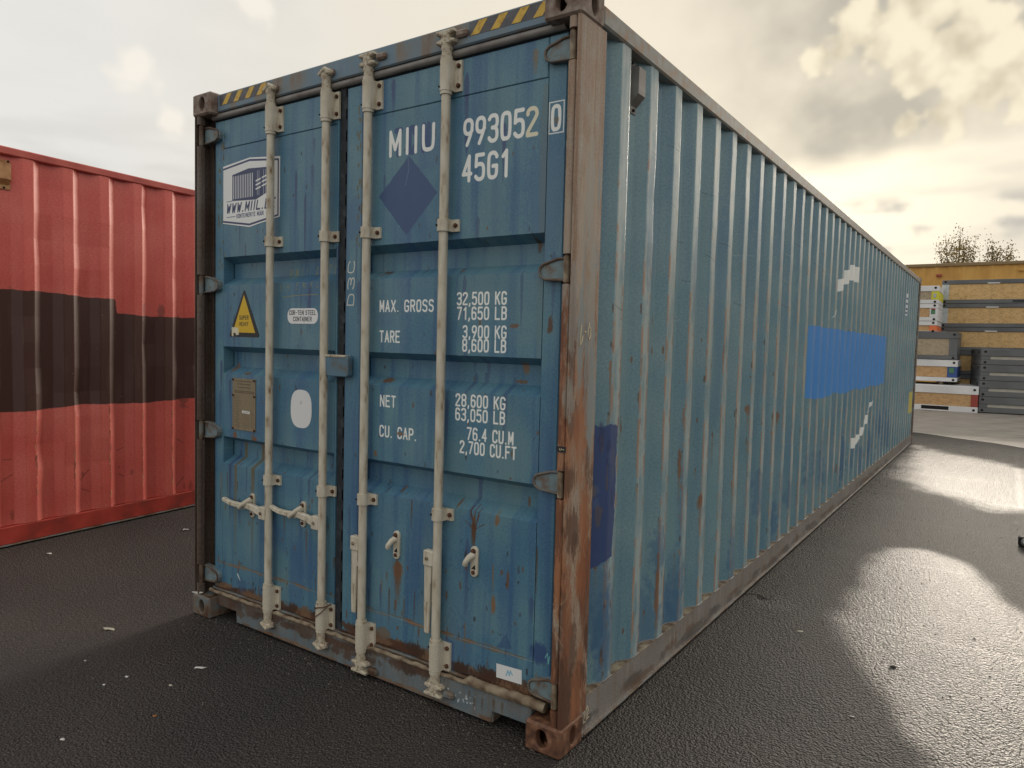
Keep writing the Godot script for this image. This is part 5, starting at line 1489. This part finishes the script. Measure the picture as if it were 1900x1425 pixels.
	var ochre := smat(ramp_tex(seamless(512, 111, 0.008, 5), [[0.0, C(184, 138, 66)], [0.5, C(202, 156, 80)], [1.0, C(212, 168, 92)]]), 0.6, Vector3(0.3, 0.12, 0.3))
	st = mk()
	corrugated(st, -22.0, 26.0, 0.0, 0.5, 0.0, 5.35, 0.03, func(s, d, y): return Vector3(s, y, d), func(s, y): return Vector2(s, y), 0.0)
	part("cladding", st, ochre, o)
	st = mk()
	bbox(st, Vector3(2, 5.4, -0.1), Vector3(48.2, 0.14, 0.34), 0.02)
	part("roof_trim", st, smat(null, 0.6, Vector3.ZERO, false, C(140, 118, 84)), o)
	st = mk()
	bbox(st, Vector3(2, 2.6, -6.0), Vector3(47.8, 5.2, 11.8), 0.02)
	part("shed_body", st, ochre, o)
	for q in [[-0.9, 4.95, red], [2.0, 5.1, ochre], [-2.2, 5.0, ochre]]:
		st = mk()
		bbox(st, Vector3(q[0], q[1], 0.05), Vector3(0.22, 0.1, 0.08), 0.01)
		part("wall_bracket", st, q[2], o)
	# thin autumn trees over the roof
	var bark := smat(null, 0.9, Vector3.ZERO, false, C(78, 66, 54))
	var leaf := smat(ramp_tex(seamless(128, 112, 0.05, 3), [[0.0, C(104, 92, 50)], [1.0, C(150, 128, 66)]]), 0.8, Vector3.ONE * 2.0)
	leaf.backlight = Color(0.35, 0.3, 0.12)
	for t in [[Vector3(1.15, 0, -46), 8.75, 1.35, "broad thin autumn tree showing above the warehouse roof"], [Vector3(3.0, 0, -46.5), 8.15, 0.75, "small thin autumn tree right of the broad one above the roof"]]:
		tree(t[0], t[1], t[2], t[3], bark, leaf)

func tree(at: Vector3, top: float, spread: float, label: String, bark, leaf):
	var o := thing("autumn_tree", label, "tree", at, 0.0, "trees behind the warehouse")
	var st := mk(); var lv := mk()
	tube(st, [Vector3(0, 0, 0), Vector3(0.05, top * 0.35, 0), Vector3(0, top * 0.62, 0)], [0.16, 0.12, 0.07], 8)
	for k in 26:
		var a := rng.randf() * TAU; var b := Vector3(0, top * rng.randf_range(0.4, 0.64), 0)
		var e := Vector3(cos(a) * spread * rng.randf_range(0.3, 1.0), top * rng.randf_range(0.82, 1.0), sin(a) * spread * rng.randf_range(0.3, 1.0))
		e.y -= 0.18 * top * pow(Vector2(e.x, e.z).length() / spread, 2.0) * 0.5
		var mid := b.lerp(e, 0.5) + Vector3(e.x, 0, e.z) * 0.15
		tube(st, [b, mid, e], [0.028, 0.02, 0.006], 5)
		for q in 120:
			var f := rng.randf_range(0.35, 1.05)
			var c := b.lerp(e, f) + Vector3(rng.randfn(0, 0.15), rng.randfn(0, 0.16), rng.randfn(0, 0.15))
			var n := Vector3(rng.randfn(), rng.randfn(), rng.randfn()).normalized()
			var u := n.cross(Vector3(rng.randfn(), rng.randfn(), rng.randfn())).normalized() * rng.randf_range(0.035, 0.075); var v := n.cross(u).normalized() * u.length() * 0.6
			quad(lv, c - u, c - v, c + u, c + v, n)
	part("trunk", st, bark, o)
	var cr := part("crown", lv, leaf, o)
	cr.set_meta("kind", "stuff")

# ---------------------------------------------------------------- litter on the ground
func scrap(at: Vector2, size: float, long_: float, turn: float, mat, called, label, category, group):
	var st := mk()
	var n := 9; var ring := []
	for k in n:
		var th := TAU * k / n
		var r := size * rng.randf_range(0.55, 1.0)
		ring.append(Vector3(cos(th) * r * long_, rng.randf_range(0.002, 0.5) * size, sin(th) * r))
	for k in n:
		tri(st, Vector3(0, size * 0.55, 0), ring[k], ring[(k + 1) % n], Vector3.UP)
		tri(st, Vector3(0, 0.001, 0), ring[k], ring[(k + 1) % n], Vector3.DOWN)
	single(called, st, mat, label, category, group, Vector3(at.x, 0.0, at.y), turn)

func make_litter():
	var paper := smat(null, 0.8, Vector3.ZERO, false, C(206, 204, 198)); var stone := smat(null, 0.7, Vector3.ZERO, false, C(186, 178, 162)); var brown := smat(null, 0.8, Vector3.ZERO, false, C(138, 92, 52)); var black := smat(null, 0.7, Vector3.ZERO, false, C(40, 36, 34))
	var list := LITTER
	for q in list:
		var mt = {"paper": paper, "stone": stone, "brown": brown, "black": black}[q[4]]
		scrap(Vector2(q[0], q[1]), q[2] * 0.75, q[3], q[5], mt, q[6], q[7], q[8], q[9])
	# grit strewn over the yard, thickest along the feet of the containers
	var gs := mk()
	for k in 1600:
		var g := Vector2(rng.randf_range(-2.0, 5.0), rng.randf_range(-6.0, 1.6))
		if k % 3 == 0:
			g = Vector2(W + absf(rng.randfn(0.0, 0.12)), rng.randf_range(-9.0, 0.1))
		elif k % 5 == 0:
			g = Vector2(rng.randf_range(0.0, 2.5), absf(rng.randfn(0.0, 0.15)) - 0.05)
		var gr := rng.randf_range(0.002, 0.006)
		var tp := Vector3(g.x, gr * 1.2, g.y); var rg := []
		for i in 5:
			var th := TAU * i / 5.0 + k
			rg.append(Vector3(g.x + cos(th) * gr * rng.randf_range(0.7, 1.3), 0.0, g.y + sin(th) * gr * rng.randf_range(0.7, 1.3)))
		for i in 5:
			tri(gs, tp, rg[i], rg[(i + 1) % 5], Vector3(rg[i].x - g.x, gr, rg[i].z - g.y))
	var grit = single("grit", gs, smat(ramp_tex(seamless(64, 120, 0.2, 2), [[0.0, C(52, 46, 42)], [0.7, C(98, 90, 82)], [1.0, C(170, 162, 150)]]), 0.7, Vector3.ONE * 9.0, true), "fine grit strewn over the asphalt", "grit")
	grit.set_meta("kind", "stuff")
	# film draped on the casting of the dark post
	var st := mk()
	prism(st, PackedVector2Array([Vector2(-0.01, 0.0), Vector2(0.02, 0.006), Vector2(0.07, 0.012), Vector2(0.074, 0.008), Vector2(0.03, -0.006)]), Transform3D.IDENTITY, 0.0, 0.004)
	single("plastic_film", st, paper, "white shred of film lying on the dark post's lower corner casting", "litter", "", Vector3(0.004, 0.1225, -0.004), 0.2)
	# small marker cut by the right edge of the photo
	var o := thing("ground_marker", "small round white marker in a dark housing at the right edge of the asphalt", "marker", Vector3(3.955, 0, -5.0), deg_to_rad(10))
	st = mk()
	bbox(st, Vector3(0.0, 0.042, 0), Vector3(0.092, 0.084, 0.06), 0.01)
	part("housing", st, black, o)
	st = mk()
	tube(st, [Vector3(0.002, 0.043, 0.025), Vector3(0.002, 0.043, 0.036), Vector3(0.002, 0.043, 0.041)], [0.037, 0.037, 0.024], 16)
	part("lens", st, paper, o)

const LITTER := [
	[-1.665, -0.965, 0.03, 1.3, "paper", 0.3, "paper_scrap", "white paper scrap by the dark post, nearest the red container", "litter", "litter scraps on the asphalt"],
	[-1.796, -0.009, 0.025, 1.2, "paper", 0.8, "paper_scrap", "tiny white scrap on the asphalt just in front of the red container rail", "litter", "litter scraps on the asphalt"],
	[-0.126, 0.4, 0.022, 2.6, "stone", 0.5, "paper_scrap", "thin pale sliver lying midway between red container and dark post", "litter", "litter scraps on the asphalt"],
	[0.67, 0.367, 0.02, 2.6, "paper", 0.7, "paper_scrap", "thin white sliver lying just in front of the blue container doors", "litter", "litter scraps on the asphalt"],
	[0.481, 0.723, 0.012, 1.2, "paper", 0.0, "paper_scrap", "brightest round white fleck on the brown asphalt at left", "litter", "litter scraps on the asphalt"],
	[0.483, 0.623, 0.011, 1.6, "paper", 0.4, "paper_scrap", "small white fleck beside the brightest round one", "litter", "litter scraps on the asphalt"],
	[0.919, 0.732, 0.014, 1.2, "brown", 0.4, "dry_leaf", "orange brown leaf bit on the asphalt in front of the doors", "leaf", ""],
	[0.81, 1.039, 0.013, 1.3, "paper", 0.2, "paper_scrap", "white fleck nearest the bottom edge of the photo at left", "litter", "litter scraps on the asphalt"],
	[0.72, 0.547, 0.011, 1.6, "stone", 0.1, "paper_scrap", "pale fleck just left of the thin white sliver", "litter", "litter scraps on the asphalt"],
	[0.163, 0.657, 0.009, 1.3, "paper", 0.1, "paper_scrap", "smallest white fleck on the brown asphalt at left", "litter", "litter scraps on the asphalt"],
	[3.282, -1.06, 0.013, 1.4, "paper", 0.3, "pebble", "white pebble on the dark damp asphalt at lower right", "pebble", ""],
	[2.876, -1.915, 0.02, 1.5, "stone", 0.9, "pebble", "flat pale stone on the asphalt beside the blue side wall", "pebble", ""],
	[3.364, -1.729, 0.022, 1.5, "black", 0.3, "clod", "flat dark clod at the edge of the bright wet patch", "clod", ""],
	[3.687, -2.418, 0.02, 0.6, "black", 0.2, "clod", "upright dark clod in the middle of the bright wet patch", "clod", ""],
	[3.95, -2.559, 0.035, 0.7, "brown", 0.2, "stone", "brown stone cut by the right edge of the photo", "stone", ""]]

func _ready():
	rng.seed = 20240517
	make_materials()
	make_view()
	M.yellow = smat(ramp_tex(seamless(128, 24, 0.05, 4), [[0.0, C(150, 104, 50)], [0.3, C(206, 166, 60)], [1.0, C(220, 184, 78)]]), 0.5, Vector3.ONE * 4.0)
	M.black_tape = smat(ramp_tex(seamless(128, 25, 0.04, 4), [[0.0, C(96, 92, 92)], [0.5, C(76, 74, 78)], [1.0, C(104, 104, 110)]]), 0.5, Vector3.ONE * 2.0)
	M.plain_blue = smat(null, 0.45, Vector3.ZERO, false, C(92, 124, 144))
	M.chalk = smat(null, 0.9, Vector3.ZERO, false, C(206, 190, 160))
	M.red = smat(ramp_tex(seamless(256, 26, 0.02, 4), [[0.0, C(160, 66, 56)], [0.5, C(184, 78, 66)], [1.0, C(196, 92, 78)]]), 0.45, Vector3.ONE * 0.8)
	M.red_rail = smat(ramp_tex(seamless(256, 27, 0.02, 4), [[0.0, C(140, 56, 46)], [0.5, C(182, 64, 52)], [1.0, C(200, 76, 62)]]), 0.45, Vector3.ONE * 0.8)
	M.ochre_paint = smat(ramp_tex(seamless(256, 28, 0.02, 4), [[0.0, C(150, 98, 62)], [0.5, C(184, 132, 84)], [1.0, C(192, 146, 98)]]), 0.5, Vector3.ONE * 2.0)
	make_ground()
	make_blue()
	make_red()
	make_yard()
	make_litter()
